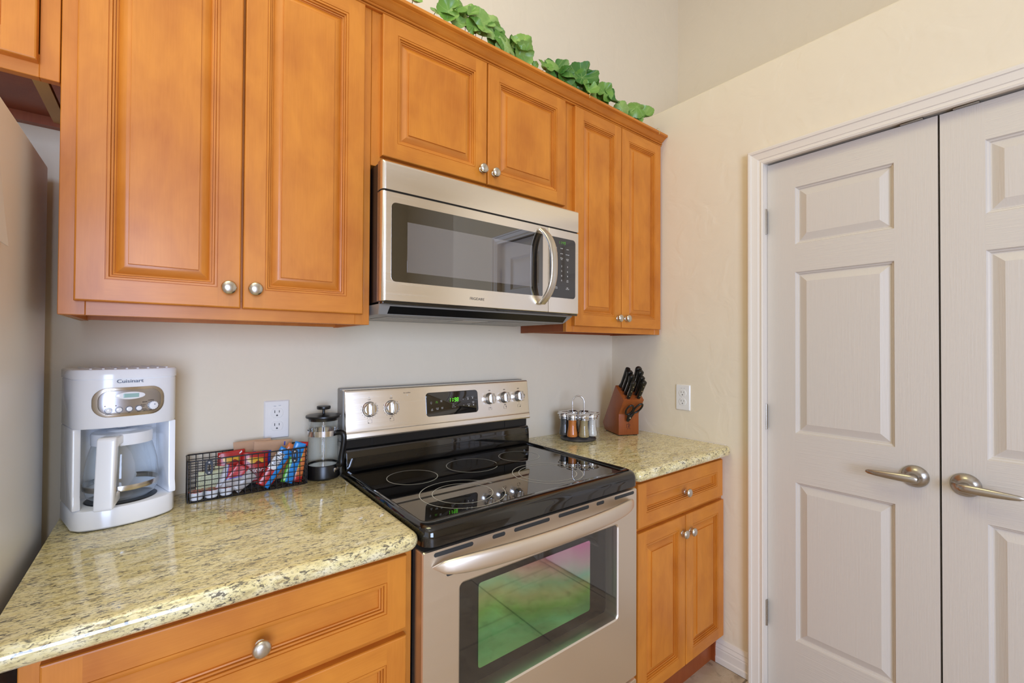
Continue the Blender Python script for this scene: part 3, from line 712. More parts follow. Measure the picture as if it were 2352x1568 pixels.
obj('mesh_screen', MB().box(.0765, .5300, YM-.0011, YM-.0006, 1.5150, 1.6540), None or _mg('window_screen_dots', S(96, 92, 91), .05), win, smooth=0)
b = MB().text('FRIGIDAIRE', .0115, rot_front(.3085, YM-.0002, 1.4575), sx=.92)
obj('brand_lettering', b, 'legend', md, smooth=0)
# arched handle
pts = []; tp = []
for k in range(29):
    u = -1+k/14; pts.append((.5700+.012*(1-u*u), YM-.0065-.047*(1-abs(u)**3.2), 1.5880+.1270*u)); tp.append(1 if abs(u) < .93 else .88)
hb = MB().tube(pts, .0135, 16, ry=.0065, upv=None, taper=tp)
hb = MB(); L = []
for i, p in enumerate(pts):
    d_ = (Vector(pts[min(i+1, 28)])-Vector(pts[max(i-1, 0)])).normalized(); sx_ = Vector((1, 0, 0)); n_ = d_.cross(sx_).normalized()
    L.append([Vector(p)+sx_*.0148*math.copysign(abs(math.cos(a))**.7, math.cos(a))+n_*.0062*math.copysign(abs(math.sin(a))**.7, math.sin(a)) for a in [2*math.pi*q/20 for q in range(20)]])
obj('handle', hb.loops(L), 'nickel', md, smooth=60, label='arched satin steel handle')
cp_ = obj('control_panel', mfront(.6070, XM1, 1.4330, 1.7300, .0015, .003), 'steel', mw, smooth=40)
b = MB(); L = [rrect(.6100, .7380, 1.4865, 1.7015, (.002, .013, .013, .002), YM+.003, 6, 'xz'), rrect(.6100, .7380, 1.4865, 1.7015, (.002, .013, .013, .002), YM-.0008, 6, 'xz')]
kp = obj('keypad', b.loops(L), P('keypad_glass', S(48, 46, 44), .06, 0, .7, .5), cp_, smooth=0)
yk = YM-.0010
obj('clock_digits', MB().seg7('11:49', .0105, rot_front(.6520, yk, 1.6790), gap=.6), 'led_dim', kp, smooth=0)
b = MB(); xs = (.6395, .668, .6975)
for r_, row in enumerate(('123', '456', '789')):
    for x, ch in zip(xs, row): b.text(ch, .0085, rot_front(x, yk, 1.6000-.0172*r_))
b.text('0', .0085, rot_front(xs[1], yk, 1.5490))
obj('key_numbers', b, 'white_print', kp, smooth=0)
for x, z, tx in ((xs[0], 1.6620, 'quick\nmeals'), (xs[1], 1.6640, 'baked'), (xs[2], 1.6635, 'snacks'), (xs[0], 1.6455, 'popcorn'), (xs[1], 1.6455, 'potato'), (xs[2], 1.6445, 'beverage'), (xs[0], 1.6285, 'reheat'), (xs[1], 1.6270, 'defrost\nauto'), (xs[2], 1.6260, 'power\nlevel'), (xs[0], 1.5500, 'stop\nclear'), (xs[2], 1.5490, 'start\nenter'), (xs[0], 1.5220, 'exhaust\nhi-lo-off'), (xs[2], 1.5220, 'light\nhi-lo-off')):
    obj('key_label', MB().text(tx, .0048, rot_front(x, yk, z)), 'white_print', kp, smooth=0)
b = MB(); b.box(XM0+.004, XM1-.002, YM+.003, -.33, 1.4255, 1.4330, .002, 2)
obj('bottom_lip', b, 'black_gloss', mw)
b = MB(); t_ = [rrect(XM0+.004, XM1-.004, -.345, -.004, .004, 1.4265, 2), rrect(XM0+.012, XM1-.022, -.318, -.012, .006, 1.4000, 2), rrect(XM0+.016, XM1-.028, -.312, -.016, .006, 1.3975, 2)]
un = obj('underside_tray', b.loops(t_), 'mid_grey', mw, smooth=20)
b = MB(); b.prism([(-.3405, 1.4220), (-.3412, 1.4213), (-.3212, 1.4017), (-.3205, 1.4024)], .040, .722, 'x')
obj('grease_baffle', b, 'black_plastic', un, smooth=0)
for xa in (.06, .44):
    b = MB(); b.box(xa, xa+.24, -.275, -.13, 1.3955, 1.3976, .0008, 1)
    for k in range(12): b.box(xa+.012+k*.018, xa+.022+k*.018, -.26, -.15, 1.3950, 1.3956)
    obj('filter', b, 'filter', un, smooth=0)
obj('cooktop_lamp', MB().box(.325, .425, -.26, -.16, 1.3958, 1.3976, .001, 1), P('frosted_lamp_cover', S(206, 200, 190), .5), un, smooth=0)
# ------------------------------------------------------------------ coffee maker
cm = thing('coffee_maker', 'white drip coffee maker with glass carafe at the left end of the counter', 'coffee maker', mx=Matrix.Translation((-.506, -.190, ZC)) @ Matrix.Rotation(R(14.8), 4, 'Z'))
Wm, Dm, Bow = .0925, .172, .030
def fy(x): return Bow*(abs(x)/Wm)**2.2
def cmloop(z, i=0, x0=-Wm, x1=Wm, yb=Dm):
    pts = []; n = 20; rc = .012
    for k in range(n+1):
        x = (x0+i)+(x1-x0-2*i)*k/n; e = min(1, (min(x-(x0+i), (x1-i)-x))/rc) if rc else 1
        pts.append((x, fy(min(max(x, x0), x1)*.999)+i+.012*(1-e)**2*(1-e*.0), z))
    pts += [(x1-i, yb-i-.01, z), (x1-i-.010, yb-i, z), (x0+i+.010, yb-i, z), (x0+i, yb-i-.01, z)]
    return pts
b = MB().loops([cmloop(.002, .003), cmloop(.005, 0), cmloop(.040, 0), cmloop(.0445, .0015), cmloop(.0460, .005)])
base = obj('base', b, 'white_plastic', cm, world=False, smooth=40)
b = MB()
for x, y in ((-.07, .05), (.07, .05), (-.07, .15), (.07, .15)): b.cyl((x, y, 0), (x, y, .003), .008, 12)
b.loops([cmloop(.0008, .006), cmloop(.0025, .006)]); obj('rubber_foot', b, 'black_plastic', base, world=False)
b = MB().loops([cmloop(.222, .0015), cmloop(.2245, 0), cmloop(.300, 0), cmloop(.3285, 0), cmloop(.3290, .0012), cmloop(.3305, .0012)])
head = obj('head', b, 'white_plastic', cm, world=False, smooth=40)
b = MB().loops([cmloop(.3305, -.0012), cmloop(.348, -.0012), cmloop(.3505, .0005), cmloop(.351, .003)])
lid = obj('lid', b, 'white_plastic', cm, world=False, smooth=40)
b = MB()
for k in range(8):
    x = -.066+k*.0195; b.box(x-.0022, x+.0022, fy(x)+.012, .15, .3505, .3535, .0006, 1)
obj('vent_rib', b, 'white_plastic', lid, world=False, smooth=20)
b = MB()
for s in (-1, 1):
    # side arm: front post leaning into the base, and side wall to the back
    xa, xb = sorted((s*Wm, s*(Wm-.0145))); 
    poly = [(.030, .046), (.030, .060), (.034, .075), (.036, .222), (.165, .222), (.165, .046)]
    b.prism(poly, xa, xb, 'x', .003, 2)
b.box(-Wm+.004, Wm-.004, .135, Dm, .04, .226, .002, 1)
obj('column', b, 'white_plastic', cm, world=False, smooth=30)
obj('warming_plate', MB().lathe([(0, .0445), (.064, .0445), (.066, .047), (.064, .0485), (.058, .0480), (0, .0480)], (0, .078, 0), 40), 'black_plastic', cm, world=False)
b = MB().lathe([(0, .2235), (.016, .2235), (.014, .214), (.009, .2115), (.009, .2135), (0, .2135)], (-.002, .075, 0), 24)
obj('drip_spout', b, 'white_plastic', head, world=False)
# control panel follows the bowed front
def onfront(x, z, d): return (x, fy(x)-d, z)
def bowed(loop, d): return [onfront(x, z, d) for x, z in loop]
def rr2(x0, x1, z0, z1, r, n=8):
    L = [(p[0], p[2]) for p in rrect(x0, x1, z0, z1, r, 0, n, 'xz')]; out = []
    for (a, b_), (c, d_) in zip(L, L[1:]+L[:1]):
        k = max(1, int(math.hypot(c-a, d_-b_)/.004)); out += [(a+(c-a)*i/k, b_+(d_-b_)*i/k) for i in range(k)]
    return out
def grid_panel(x0, x1, z0, z1, r, d, th):
    lp = rr2(x0, x1, z0, z1, r, 8); m = len(lp); L = [bowed(lp, -.001), bowed(lp, d)]
    cx, cz = (x0+x1)/2, (z0+z1)/2
    for f in (.97, .8, .6, .4, .2, .05): L.append(bowed([(cx+(x-cx)*f, cz+(z-cz)*f) for x, z in lp], d+th))
    return MB().loops(L, cap0=False)
pn = obj('control_panel', grid_panel(-.066, .062, .2455, .3105, .027, .0006, .0004), P('panel_trim_steel', S(190, 180, 166), .25, 1), cm, world=False, smooth=60)
obj('panel_face', grid_panel(-.057, .0545, .2510, .3045, .021, .0012, .0004), P('panel_brushed_face', S(176, 172, 172), .3, 1), pn, world=False, smooth=60)
lp = [(-.003+.026*math.cos(a), .2915+.0085*math.sin(a)) for a in [2*math.pi*k/32 for k in range(32)]]
L = [bowed(lp, .001), bowed(lp, .0022)]+[bowed([(-.003+(x+.003)*f, .2915+(z-.2915)*f) for x, z in lp], .0028) for f in (.9, .5, .1)]
ds = obj('display_bezel', MB().loops(L, cap0=False), 'white_plastic', pn, world=False, smooth=60)
obj('lcd_screen', grid_panel(-.016, .0115, .2872, .2962, .0006, .0030, .0002), 'lcd', ds, world=False, smooth=60)
def cmx(x, z, d=.0016):
    sl = math.atan2(Bow*2.2*(abs(x)/Wm)**1.2/Wm*(1 if x > 0 else -1), 1)
    return Matrix.Translation(onfront(x, z, d)) @ Matrix.Rotation(sl, 4, 'Z') @ Matrix.Rotation(R(90), 4, 'X')
for x, z in ((-.0400, .2605), (-.0228, .2612), (-.0055, .2615), (.0115, .2615)):
    k_ = obj('button', MB().lathe([(.0066, 0), (.0066, .0008), (.0058, .0009)], n=28, mx=cmx(x, z)), 'blue_print', pn, world=False)
    obj('button_cap', MB().lathe([(.0052, .0006), (.0050, .0026), (.0035, .0032), (0, .0033)], n=28, mx=cmx(x, z)), 'white_plastic', k_, world=False)
b = MB(); b.lathe([(.0098, 0), (.0098, .0020)], n=30, mx=cmx(.0375, .2655))
for k in range(14):
    a = 2*math.pi*k/14; b.cyl((.0078*math.cos(a), .0078*math.sin(a), .001), (.0078*math.cos(a), .0078*math.sin(a), .0052), .0016, 8, mx=cmx(.0375, .2655))
b.lathe([(.0078, .001), (.0078, .0055), (.0055, .0062), (0, .0063)], n=30, mx=cmx(.0375, .2655))
dl = obj('dial', b, 'white_plastic', pn, world=False)
obj('dial_mark', MB().cyl((.0015, .0025, .0062), (.0015, .0025, .0067), .0012, 10, mx=cmx(.0375, .2655)), 'blue_print', dl, world=False)
b = MB()
for tx, x, z in (('CLOCK', .0345, .2775), ('BREW', .0225, .2745), ('AUTO\nON', .0195, .2665), ('PROG', .0215, .2580), ('AUTO OFF', .0280, .2548), ('CLEAN', -.0400, .2525), ('1-4', -.0228, .2532), ('HR', -.0055, .2535), ('MIN', .0115, .2538)): b.text(tx, .0034, cmx(x, z, .0019))
obj('panel_legend', b, 'legend', pn, world=False, smooth=0)
b = MB(); b.lathe([(.0012, 0), (.0009, .0007), (0, .0009)], n=10, mx=cmx(-.0455, .2705)).lathe([(.0012, 0), (.0009, .0007), (0, .0009)], n=10, mx=cmx(-.0280, .2705))
obj('indicator_light', b, P('dark_red_lens', S(96, 24, 28), .2), pn, world=False)
b = MB()
for i, ch in enumerate(('Cu', 'is', 'in', 'art')): pass
for q in (-.0002, 0, .0002): b.text('Cuisinart', .0112, cmx(-.0040+q, .3240, .0004), sx=1.14, extrude=.0002)
obj('brand_lettering', b, 'blue_print', head, world=False, smooth=0)
# carafe
cf = thing('carafe', 'glass carafe with white lid and handle standing in the coffee maker', 'carafe', mx=TM[cm.name] @ Matrix.Translation((0, .078, .0485)))
gp = [(0, .0012), (.050, .0012), (.0575, .004), (.0625, .010), (.0665, .024), (.0682, .040), (.0675, .060), (.0645, .085), (.0590, .110), (.0545, .126), (.0535, .131)]
obj('glass_body', MB().lathe(gp, n=56), 'glass', cf, world=False, smooth=80)
obj('steel_band', MB().lathe([(.0667, .0265), (.0690, .0270), (.0698, .0330), (.0690, .0385), (.0680, .0385)], n=56), P('band_steel', S(206, 202, 196), .22, 1), cf, world=False, smooth=60)
b = MB().lathe([(.0540, .1275), (.0560, .1275), (.0565, .1500), (.0555, .1535), (.045, .1555), (.030, .1560), (.026, .1590), (.012, .1600), (.008, .1585), (0, .1585)], n=48)
obj('lid', b, 'white_plastic', cf, world=False)
ha = math.atan2(-.090, -.046)
poly = [(.050, .1530), (.094, .1545), (.1005, .1500), (.1155, .004), (.113, .0005), (.068, .0120), (.0675, .0300), (.0900, .0270), (.0930, .0310), (.0815, .1290), (.078, .1330), (.050, .1330)]
t_ = MB().prism(poly, -.0165, .0165, 'y', .0035, 3, mx=Matrix.Rotation(ha, 4, 'Z'))
hd = obj('handle', t_, 'white_plastic', cf, world=False, smooth=40)
for q, z in enumerate((.092, .084)):
    pass

# ------------------------------------------------------------------ wall outlets
def outlet(label, mx):
    o = thing('wall_outlet', label, 'outlet', mx=mx)
    L = [rrect(-.035, .035, -.0575, .0575, .003, 0, 4), rrect(-.035, .035, -.0575, .0575, .003, .0015, 4), rrect(-.0315, .0315, -.054, .054, .002, .0055, 4)]
    obj('cover_plate', MB().loops(L), 'white_matte', o, world=False, smooth=30)
    for zc in (.0195, -.0195):
        pts = []
        for k in range(40):
            a = 2*math.pi*k/40; pts.append((.0172*math.cos(a), max(-.0143, min(.0143, .0172*math.sin(a)))))
        L = [[(x*f, y*f+zc, z) for x, y in pts] for f, z in ((1.06, .0053), (1.06, .0050), (1.0, .0050), (1.0, .0066), (.96, .0072))]
        rc = obj('receptacle', MB().loops(L), 'white_matte', o, world=False, smooth=30)
        b = MB(); b.box(-.0073, -.0053, zc+.0005, zc+.0085, .0068, .0074).box(.0053, .0071, zc+.0012, zc+.0078, .0068, .0074)
        b.prism([(-.0024, zc-.0090)]+[(.0024*math.cos(R(a)), zc-.0075+.0024*math.sin(R(a))) for a in range(180, -1, -30)][::-1][0:0]+[(-.0024, zc-.0068), (-.0016, zc-.0050), (0, zc-.0044), (.0016, zc-.0050), (.0024, zc-.0068), (.0024, zc-.0090)], .0068, .0074, 'z')
        obj('contact_slots', b, P('outlet_slot', S(58, 56, 60), .6) if 'oslot' not in M else M['oslot'], rc, world=False, smooth=0); M['oslot'] = bpy.data.materials['outlet_slot']
    obj('screw', MB().lathe([(.0024, .005), (.0022, .0064), (0, .0068)], n=14), 'white_matte', o, world=False)
    b = MB().text('15A', .0042, Matrix.Translation((-.006, .0405, .0056))).text('125V', .0034, Matrix.Translation((.0075, .0415, .0056)))
    obj('printed_rating', b, 'blue_print', o, world=False, smooth=0)
outlet('white double wall outlet behind the wire snack basket', Matrix.Translation((-.178, 0, 1.0865)) @ Matrix.Rotation(R(90), 4, 'X'))
outlet('white double wall outlet on the beige wall beside the knife block', Matrix.Translation((XW, -.4065, 1.0870)) @ Matrix.Rotation(R(-90), 4, 'Z') @ Matrix.Rotation(R(90), 4, 'X'))

# ------------------------------------------------------------------ french press
fp = thing('french_press', 'glass french press with black lid and handle next to the range', 'french press', mx=Matrix.Translation((-.0585, -.066, ZC)) @ Matrix.Rotation(R(-48), 4, 'Z'))
obj('base', MB().lathe([(0, .001), (.046, .001), (.0485, .003), (.049, .008), (.047, .018), (.047, .040), (.0455, .043), (.044, .043), (.044, .012), (0, .012)], n=48), 'black_plastic', fp, world=False)
obj('glass_beaker', MB().lathe([(0, .014), (.040, .014), (.0435, .018), (.0440, .040), (.0440, .186), (.0452, .188)], n=48), 'glass', fp, world=False, smooth=60)
b = MB().lathe([(.0455, .131), (.0468, .131), (.0468, .147), (.0455, .147)], n=48); obj('band', b, 'chrome', fp, world=False)
lid = obj('lid', MB().lathe([(.043, .176), (.0445, .1835), (.0505, .1850), (.0515, .1880), (.0505, .1915), (.030, .1945), (.010, .1965), (0, .1965)], n=48), 'black_plastic', fp, world=False)
pl = obj('plunger', MB().cyl((0, 0, .036), (0, 0, .196), .0024, 12), 'chrome', fp, world=False)
obj('plunger_knob', MB().lathe([(.0045, .193), (.0040, .200), (.0042, .2085), (.0190, .2100), (.0200, .2125), (.0200, .2175), (.0190, .2195), (0, .2205)], n=36), 'black_plastic', pl, world=False)
b = MB().lathe([(0, .034), (.0405, .033), (.0425, .037), (.0405, .0395), (0, .038)], n=40)
for k in range(40):
    a = 2*math.pi*k/40; b.cyl((.0405*math.cos(a), .0405*math.sin(a), .0365), (.0432*math.cos(a), .0432*math.sin(a), .0365), .0013, 6)
obj('filter_disc', b, 'chrome', pl, world=False)
pts = [(.046, 0, .139), (.058, 0, .140), (.066, 0, .137), (.0695, 0, .128), (.0690, 0, .112), (.0660, 0, .092), (.0625, 0, .074), (.0605, 0, .058), (.0605, 0, .046), (.0570, 0, .0415), (.0480, 0, .042)]
def smooth_pts(p, n=5):
    out = []; p = [Vector(q) for q in p]
    for i in range(len(p)-1):
        a, b_, c_, d_ = p[max(i-1, 0)], p[i], p[i+1], p[min(i+2, len(p)-1)]
        for k in range(n):
            t = k/n; out.append(.5*((2*b_)+(-a+c_)*t+(2*a-5*b_+4*c_-d_)*t*t+(-a+3*b_-3*c_+d_)*t**3))
    return out+[p[-1]]
obj('handle', MB().tube(smooth_pts(pts), .0085, 14, ry=.0085), 'black_plastic', fp, world=False, smooth=60)
b = MB().box(.044, .0485, -.014, .014, .020, .034, .002, 2); obj('clasp', b, 'chrome', fp, world=False)

# ------------------------------------------------------------------ spice rack and jars
sp = thing('spice_rack', 'round chrome spice carousel with loop handle on the corner counter', 'spice rack', mx=Matrix.Translation((.9965, -.140, ZC)))
obj('base', MB().lathe([(0, .001), (.074, .001), (.0775, .003), (.0785, .006), (.0770, .009), (.062, .020), (.0600, .0210), (0, .0210)], n=56), 'pewter', sp, world=False)
RJ = .0640; view = math.atan2(-1.5155+.14, -.4467-.9965)
js = []
for k in range(8):
    a = view+R(22+45*k); js.append((RJ*math.cos(a), RJ*math.sin(a)))
b = MB().lathe([(0, .0940), (.0435, .0940), (.0435, .0965), (0, .0965)], n=48)
for x, y in js: b.lathe([(.0205, .0935), (.0232, .0935), (.0232, .0970), (.0205, .0970), (.0205, .0935)], (x, y, 0), 28)
obj('jar_ring', b, 'chrome', sp, world=False)
obj('pole', MB().cyl((0, 0, .02), (0, 0, .095), .006, 14), 'chrome', sp, world=False)
va = view+R(90); hx, hy = math.cos(va), math.sin(va); pts = [(-.0255*hx, -.0255*hy, .096), (-.0255*hx, -.0255*hy, .158)]
pts += [(-.0255*math.cos(R(q))*hx, -.0255*math.cos(R(q))*hy, .163+.0265*math.sin(R(q))) for q in range(0, 181, 12)]+[(.0255*hx, .0255*hy, .158), (.0255*hx, .0255*hy, .096)]
obj('handle', MB().tube(pts, .0030, 12), 'chrome', sp, world=False, smooth=60)
kinds = {0: ('green_herbs', 'spice jar of pale green dried herbs, just right of the orange one in the carousel', S(176, 154, 108)), 1: ('white', 'spice jar of white salt at the right of the carousel, next to the knife block', S(224, 216, 206)),
         7: ('orange', 'spice jar of bright orange powder at the front of the carousel', S(224, 128, 48)), 6: ('pepper', 'spice jar of dark grey pepper at the left front of the carousel', S(84, 80, 76)),
         5: ('dark_seed', 'spice jar at the far left of the carousel, behind the dark pepper one', S(60, 54, 48)), 2: ('brown', 'spice jar at the back right of the carousel, behind the white salt', S(120, 90, 58)), 3: ('dark_red', 'spice jar at the back of the carousel, seen between the orange and herb jars', S(52, 34, 28)), 4: ('dark', 'spice jar at the back left of the carousel, nearest the range console', S(64, 50, 40))}
jar = None
for k, (x, y) in enumerate(js):
    nm, lab, cl = kinds[k]
    j = thing('spice_jar', lab, 'spice jar', group='spice jars in the chrome carousel', mx=Matrix.Translation((.9965+x, -.140+y, ZC+.0212)) @ Matrix.Rotation(math.atan2(y, x), 4, 'Z'))
    pf = [(0, 0), (.0215, 0), (.0232, .002), (.0236, .006), (.0222, .018), (.0190, .036), (.0178, .050), (.0182, .066), (.0200, .078)]
    if jar is None:
        g = obj('glass', MB().lathe(pf, n=32), 'glass', j, world=False, smooth=60)
        lb = MB().lathe([(.0195, .0765), (.0212, .0765), (.0212, .0785), (.0228, .0800), (.0232, .0905), (.0215, .0935), (.0, .0940)], n=32)
        lb.box(.0200, .0238, -.0075, .0075, .0800, .0880, .001, 1)
        l_ = obj('lid', lb, 'chrome', j, world=False, smooth=40)
        fl = obj('flip_cap', MB().lathe([(0, .0945), (.0225, .0945), (.0240, .0955), (.0225, .0972), (0, .0985)], n=32, mx=Matrix.Rotation(R(5), 4, 'Y')), 'chrome', l_, world=False, smooth=40)
        jar = (g, l_, fl)
    else:
        g = jar[0].copy(); col.objects.link(g); g.parent = j
        l_ = jar[1].copy(); col.objects.link(l_); l_.parent = j
        fl = jar[2].copy(); col.objects.link(fl); fl.parent = l_
    m, nt, bs = newmat('spice_'+nm); v = coords(nt)
    nt.links.new(ramp(nt, noise(nt, v, 420, 3, .7), [(.35, tuple(c*.72 for c in cl[:3])+(1,)), (.65, tuple(min(1, c*1.15) for c in cl[:3])+(1,))]), bs.inputs['Base Color']); bs.inputs['Roughness'].default_value = .8
    obj('contents', MB().lathe([(0, .0012)]+[(max(r-.0012, 0), z) for r, z in pf[1:-1]]+[(.0184, .0740), (0, .0745)], n=28), m, j, world=False, smooth=60)

# ------------------------------------------------------------------ knife block, knives, shears
KM = Matrix.Translation((1.191, -.208, ZC)) @ Matrix.Rotation(R(-24.8), 4, 'Z')
kb = thing('knife_block', 'slanted reddish wooden knife block in the counter corner', 'knife block', mx=KM)
poly = [(0, .004), (0, .100), (-.048, .1685), (.034, .2290), (.172, .036), (.150, .004)]
obj('block', MB().prism(poly, 0, .100, 'x', .0012, 2), 'block_wood', kb, world=False, smooth=30)
b = MB()
for x, y in ((.012, .014), (.088, .014), (.012, .135), (.088, .135)): b.box(x-.007, x+.007, y-.010, y+.010, 0, .0045)
obj('foot', b, 'black_plastic', kb, world=False, smooth=0)
tv = Vector((0, .082, .0605)).normalized(); ax = Vector((0, -.5915, .8063))
def top_pt(x, t): return Vector((x, -.048+.082*t, .1685+.0605*t))
def blk(x, t): # frame on the slanted top: z along the slots
    m = Matrix((Vector((1, 0, 0)), tv, ax)).transposed().to_4x4(); m.translation = top_pt(x, t); return m
b = MB()
for x, t in ((.026, .66), (.026, .40), (.026, .13), (.076, .80), (.076, .60), (.076, .36), (.076, .14)): b.box(-.016, .012, -.0012, .0012, -.0008, .0004, mx=blk(x, t))
obj('slot_opening', b, P('dark_slot_hole', S(40, 18, 10), .8), kb, world=False, smooth=0)
# stamped figure mark on the front of the block
b = MB(); lm = Matrix.Translation((.050, -.0001, .043)) @ Matrix.Rotation(R(90), 4, 'X'); w_ = .0012
def stroke(p, q): b.tube([(p[0], p[1], 0), (q[0], q[1], 0)], w_, 6, mx=lm, ry=.0003)
for p, q in (((0, .004), (-.0045, -.013)), ((.0005, .004), (.005, -.013)), ((-.003, -.002), (.003, -.002)), ((0, .004), (0, .011)), ((-.011, .009), (.002, .0095)), ((.001, .0095), (.007, .006)), ((.007, .006), (.004, .001)), ((-.010, .009), (-.010, -.008)), ((-.0045, -.013), (-.007, -.013)), ((.005, -.013), (.0075, -.013))): stroke(p, q)
b.cyl((0, .0140, -.0002), (0, .0140, .0003), .0020, 12, mx=lm)
obj('stamped_mark', b, P('burnt_mark', S(84, 36, 12), .7), kb, world=False, smooth=0)
def knife(x, t, ln, wd_, label, steel_=False):
    k_ = thing('sharpening_steel' if steel_ else 'kitchen_knife', label, 'sharpener' if steel_ else 'knife', group=None if steel_ else 'knives in the wooden block', mx=KM @ blk(x, t))
    if steel_:
        obj('handle', MB().lathe([(0, .001), (.0128, .001), (.0130, .006), (.0108, .012), (.0098, .020), (.0105, .06), (.0115, ln-.004), (.0105, ln), (0, ln+.0005)], n=24), 'knife_black', k_, world=False)
        return
    L = []
    for z, y0, wy in ((.002, 0, .62), (.010, 0, .66), (.03, .0005, .72), (.06*ln/.1, 0, .74), (ln*.78, -.0005, .82), (ln*.90, -.001, .98), (ln*.97, -.001, .90), (ln, -.0005, .60)):
        hw, ht = wd_*.40, wd_*wy*.62
        L.append([(hw*math.copysign(abs(math.cos(a))**.6, math.cos(a)), y0+ht*math.copysign(abs(math.sin(a))**.7, math.sin(a)), z) for a in [2*math.pi*q/20 for q in range(20)]])
    L = [[(p[1]*1.0, p[0]*1.0, p[2]) for p in l] for l in L]
    # blade plane lies across the block (x); the riveted cheek faces the front
    h = obj('handle', MB().loops(L), 'knife_black', k_, world=False, smooth=60)
    b = MB(); b.box(-wd_*.47, wd_*.47, -.0008, .0008, .001, ln*.93); b.lathe([(wd_*.52, ln*.885), (wd_*.6, ln*.90), (wd_*.52, ln*.915)], n=20, ry=.66)
    obj('tang', b, 'chrome', k_, world=False, smooth=0)
    b = MB()
    for z in (.18, .48, .76): b.cyl((0, -wd_*.415, ln*z), (0, wd_*.415, ln*z), .0023, 12)
    obj('rivet', b, 'chrome', k_, world=False)
knife(.026, .90, .108, .024, 'round-handled black sharpening steel at the back left of the knife block', True)
for x, t, ln, wd_, lab in ((.026, .66, .112, .024, 'black-handled knife in the left row of the block, right in front of the sharpening steel'), (.026, .40, .110, .0235, 'black-handled knife in the left row of the block, behind the shortest one of that row'), (.026, .13, .096, .020, 'short black-handled knife at the front of the left row, above the scissors'),
    (.076, .84, .118, .025, 'tallest black-handled knife at the very back of the right row of the block'), (.076, .62, .116, .0245, 'black-handled knife second from the back in the right row of the block'), (.076, .36, .104, .021, 'black-handled knife in the right row, just behind the frontmost one'), (.076, .13, .098, .0205, 'black-handled knife frontmost in the right row, nearest the beige side wall')): knife(x, t, ln, wd_, lab)
sh = thing('kitchen_scissors', 'black-handled kitchen scissors stuck in the front of the knife block', 'scissors', mx=KM @ Matrix.Translation((.036, -.0110, .084)) @ Matrix.Rotation(R(90), 4, 'X'))
def oval(cx, cy, rx, ry, rot, zz): return [(cx+rx*math.cos(a)*math.cos(rot)-ry*math.sin(a)*math.sin(rot), cy+rx*math.cos(a)*math.sin(rot)+ry*math.sin(a)*math.cos(rot), zz(cy+rx*math.cos(a)*math.sin(rot)+ry*math.sin(a)*math.cos(rot))) for a in [2*math.pi*q/36 for q in range(36)]]
zz = lambda y: .010+max(0, (y-.004))*.66
obj('handle_loop', MB().tube(oval(-.006, .040, .0160, .0225, R(-14), zz), .0042, 10, closed=True, ry=.0042), 'knife_black', sh, world=False, smooth=60)
obj('handle_loop', MB().tube(oval(.0330, .0470, .0130, .0245, R(-36), zz), .0042, 10, closed=True, ry=.0042), 'knife_black', sh, world=False, smooth=60)
b = MB(); b.tube([(-.002, .020, zz(.020)), (.003, .006, zz(.006)), (.001, -.010, .0075), (-.001, -.016, .006)], .0095, 12, ry=.0055, taper=(.6, 1, 1, .7)); b.tube([(.022, .027, zz(.027)), (.012, .010, zz(.01)), (.002, -.006, .009), (-.002, -.016, .006)], .0085, 12, ry=.005, taper=(.6, 1, 1, .7))
obj('grip_body', b, 'knife_black', sh, world=False, smooth=60)
obj('pivot', MB().cyl((.006, .001, .012), (.006, .001, .0175), .0035, 14), 'chrome', sh, world=False)

# ------------------------------------------------------------------ refrigerator and the sheet on it
fr = thing('refrigerator', 'grey steel refrigerator at the left edge of the picture', 'refrigerator', (-1.11, -.45, 0))
b = MB().box(-1.560, -.6610, -.700, -.085, .03, 1.712, .006, 3); obj('body', b, 'fridge', fr)
b = MB(); b.box(-1.56, -.661, -.700, -.10, 0, .03); obj('base_grille', b, 'black_plastic', fr, smooth=0)
b = MB(); b.box(-1.560, -1.112, -.765, -.705, .06, 1.718, .008, 3); d = obj('door', b, 'fridge', fr); obj('handle', MB().tube([(-1.14, -.765, .75), (-1.14, -.81, .78), (-1.14, -.81, 1.42), (-1.14, -.765, 1.45)], .011, 12), 'nickel', d)
b = MB(); b.box(-1.108, -.661, -.765, -.705, .06, 1.718, .008, 3); d = obj('door', b, 'fridge', fr); obj('handle', MB().tube([(-1.08, -.765, .75), (-1.08, -.81, .78), (-1.08, -.81, 1.42), (-1.08, -.765, 1.45)], .011, 12), 'nickel', d)
b = MB(); t = bmesh.new(); V = []
for i in range(9):
    z = 1.471+.20*i/8; y1 = -.437-.052*(i/8)**.8; row = []
    for j in range(7):
        y = -.66+(y1+.66)*j/6; row.append((-.6595+.006*(j/6)**2*(1-i/8)+.001, y, z+(.008*(1-j/6) if i == 0 else 0)))
    V.append(row)
for off in (0, .0007):
    G = [[t.verts.new((p[0]+off, p[1], p[2])) for p in r_] for r_ in V]
    for r0, r1 in zip(G, G[1:]):
        for k in range(6): t.faces.new((r0[k], r0[k+1], r1[k+1], r1[k]))
b.merge(t); solo('paper_sheet', b, P('white_paper', S(232, 234, 238), .6), 'white paper sheet hanging on the refrigerator side, cut by the picture edge', 'paper', loc=(-.659, -.5, 1.471), smooth=60)
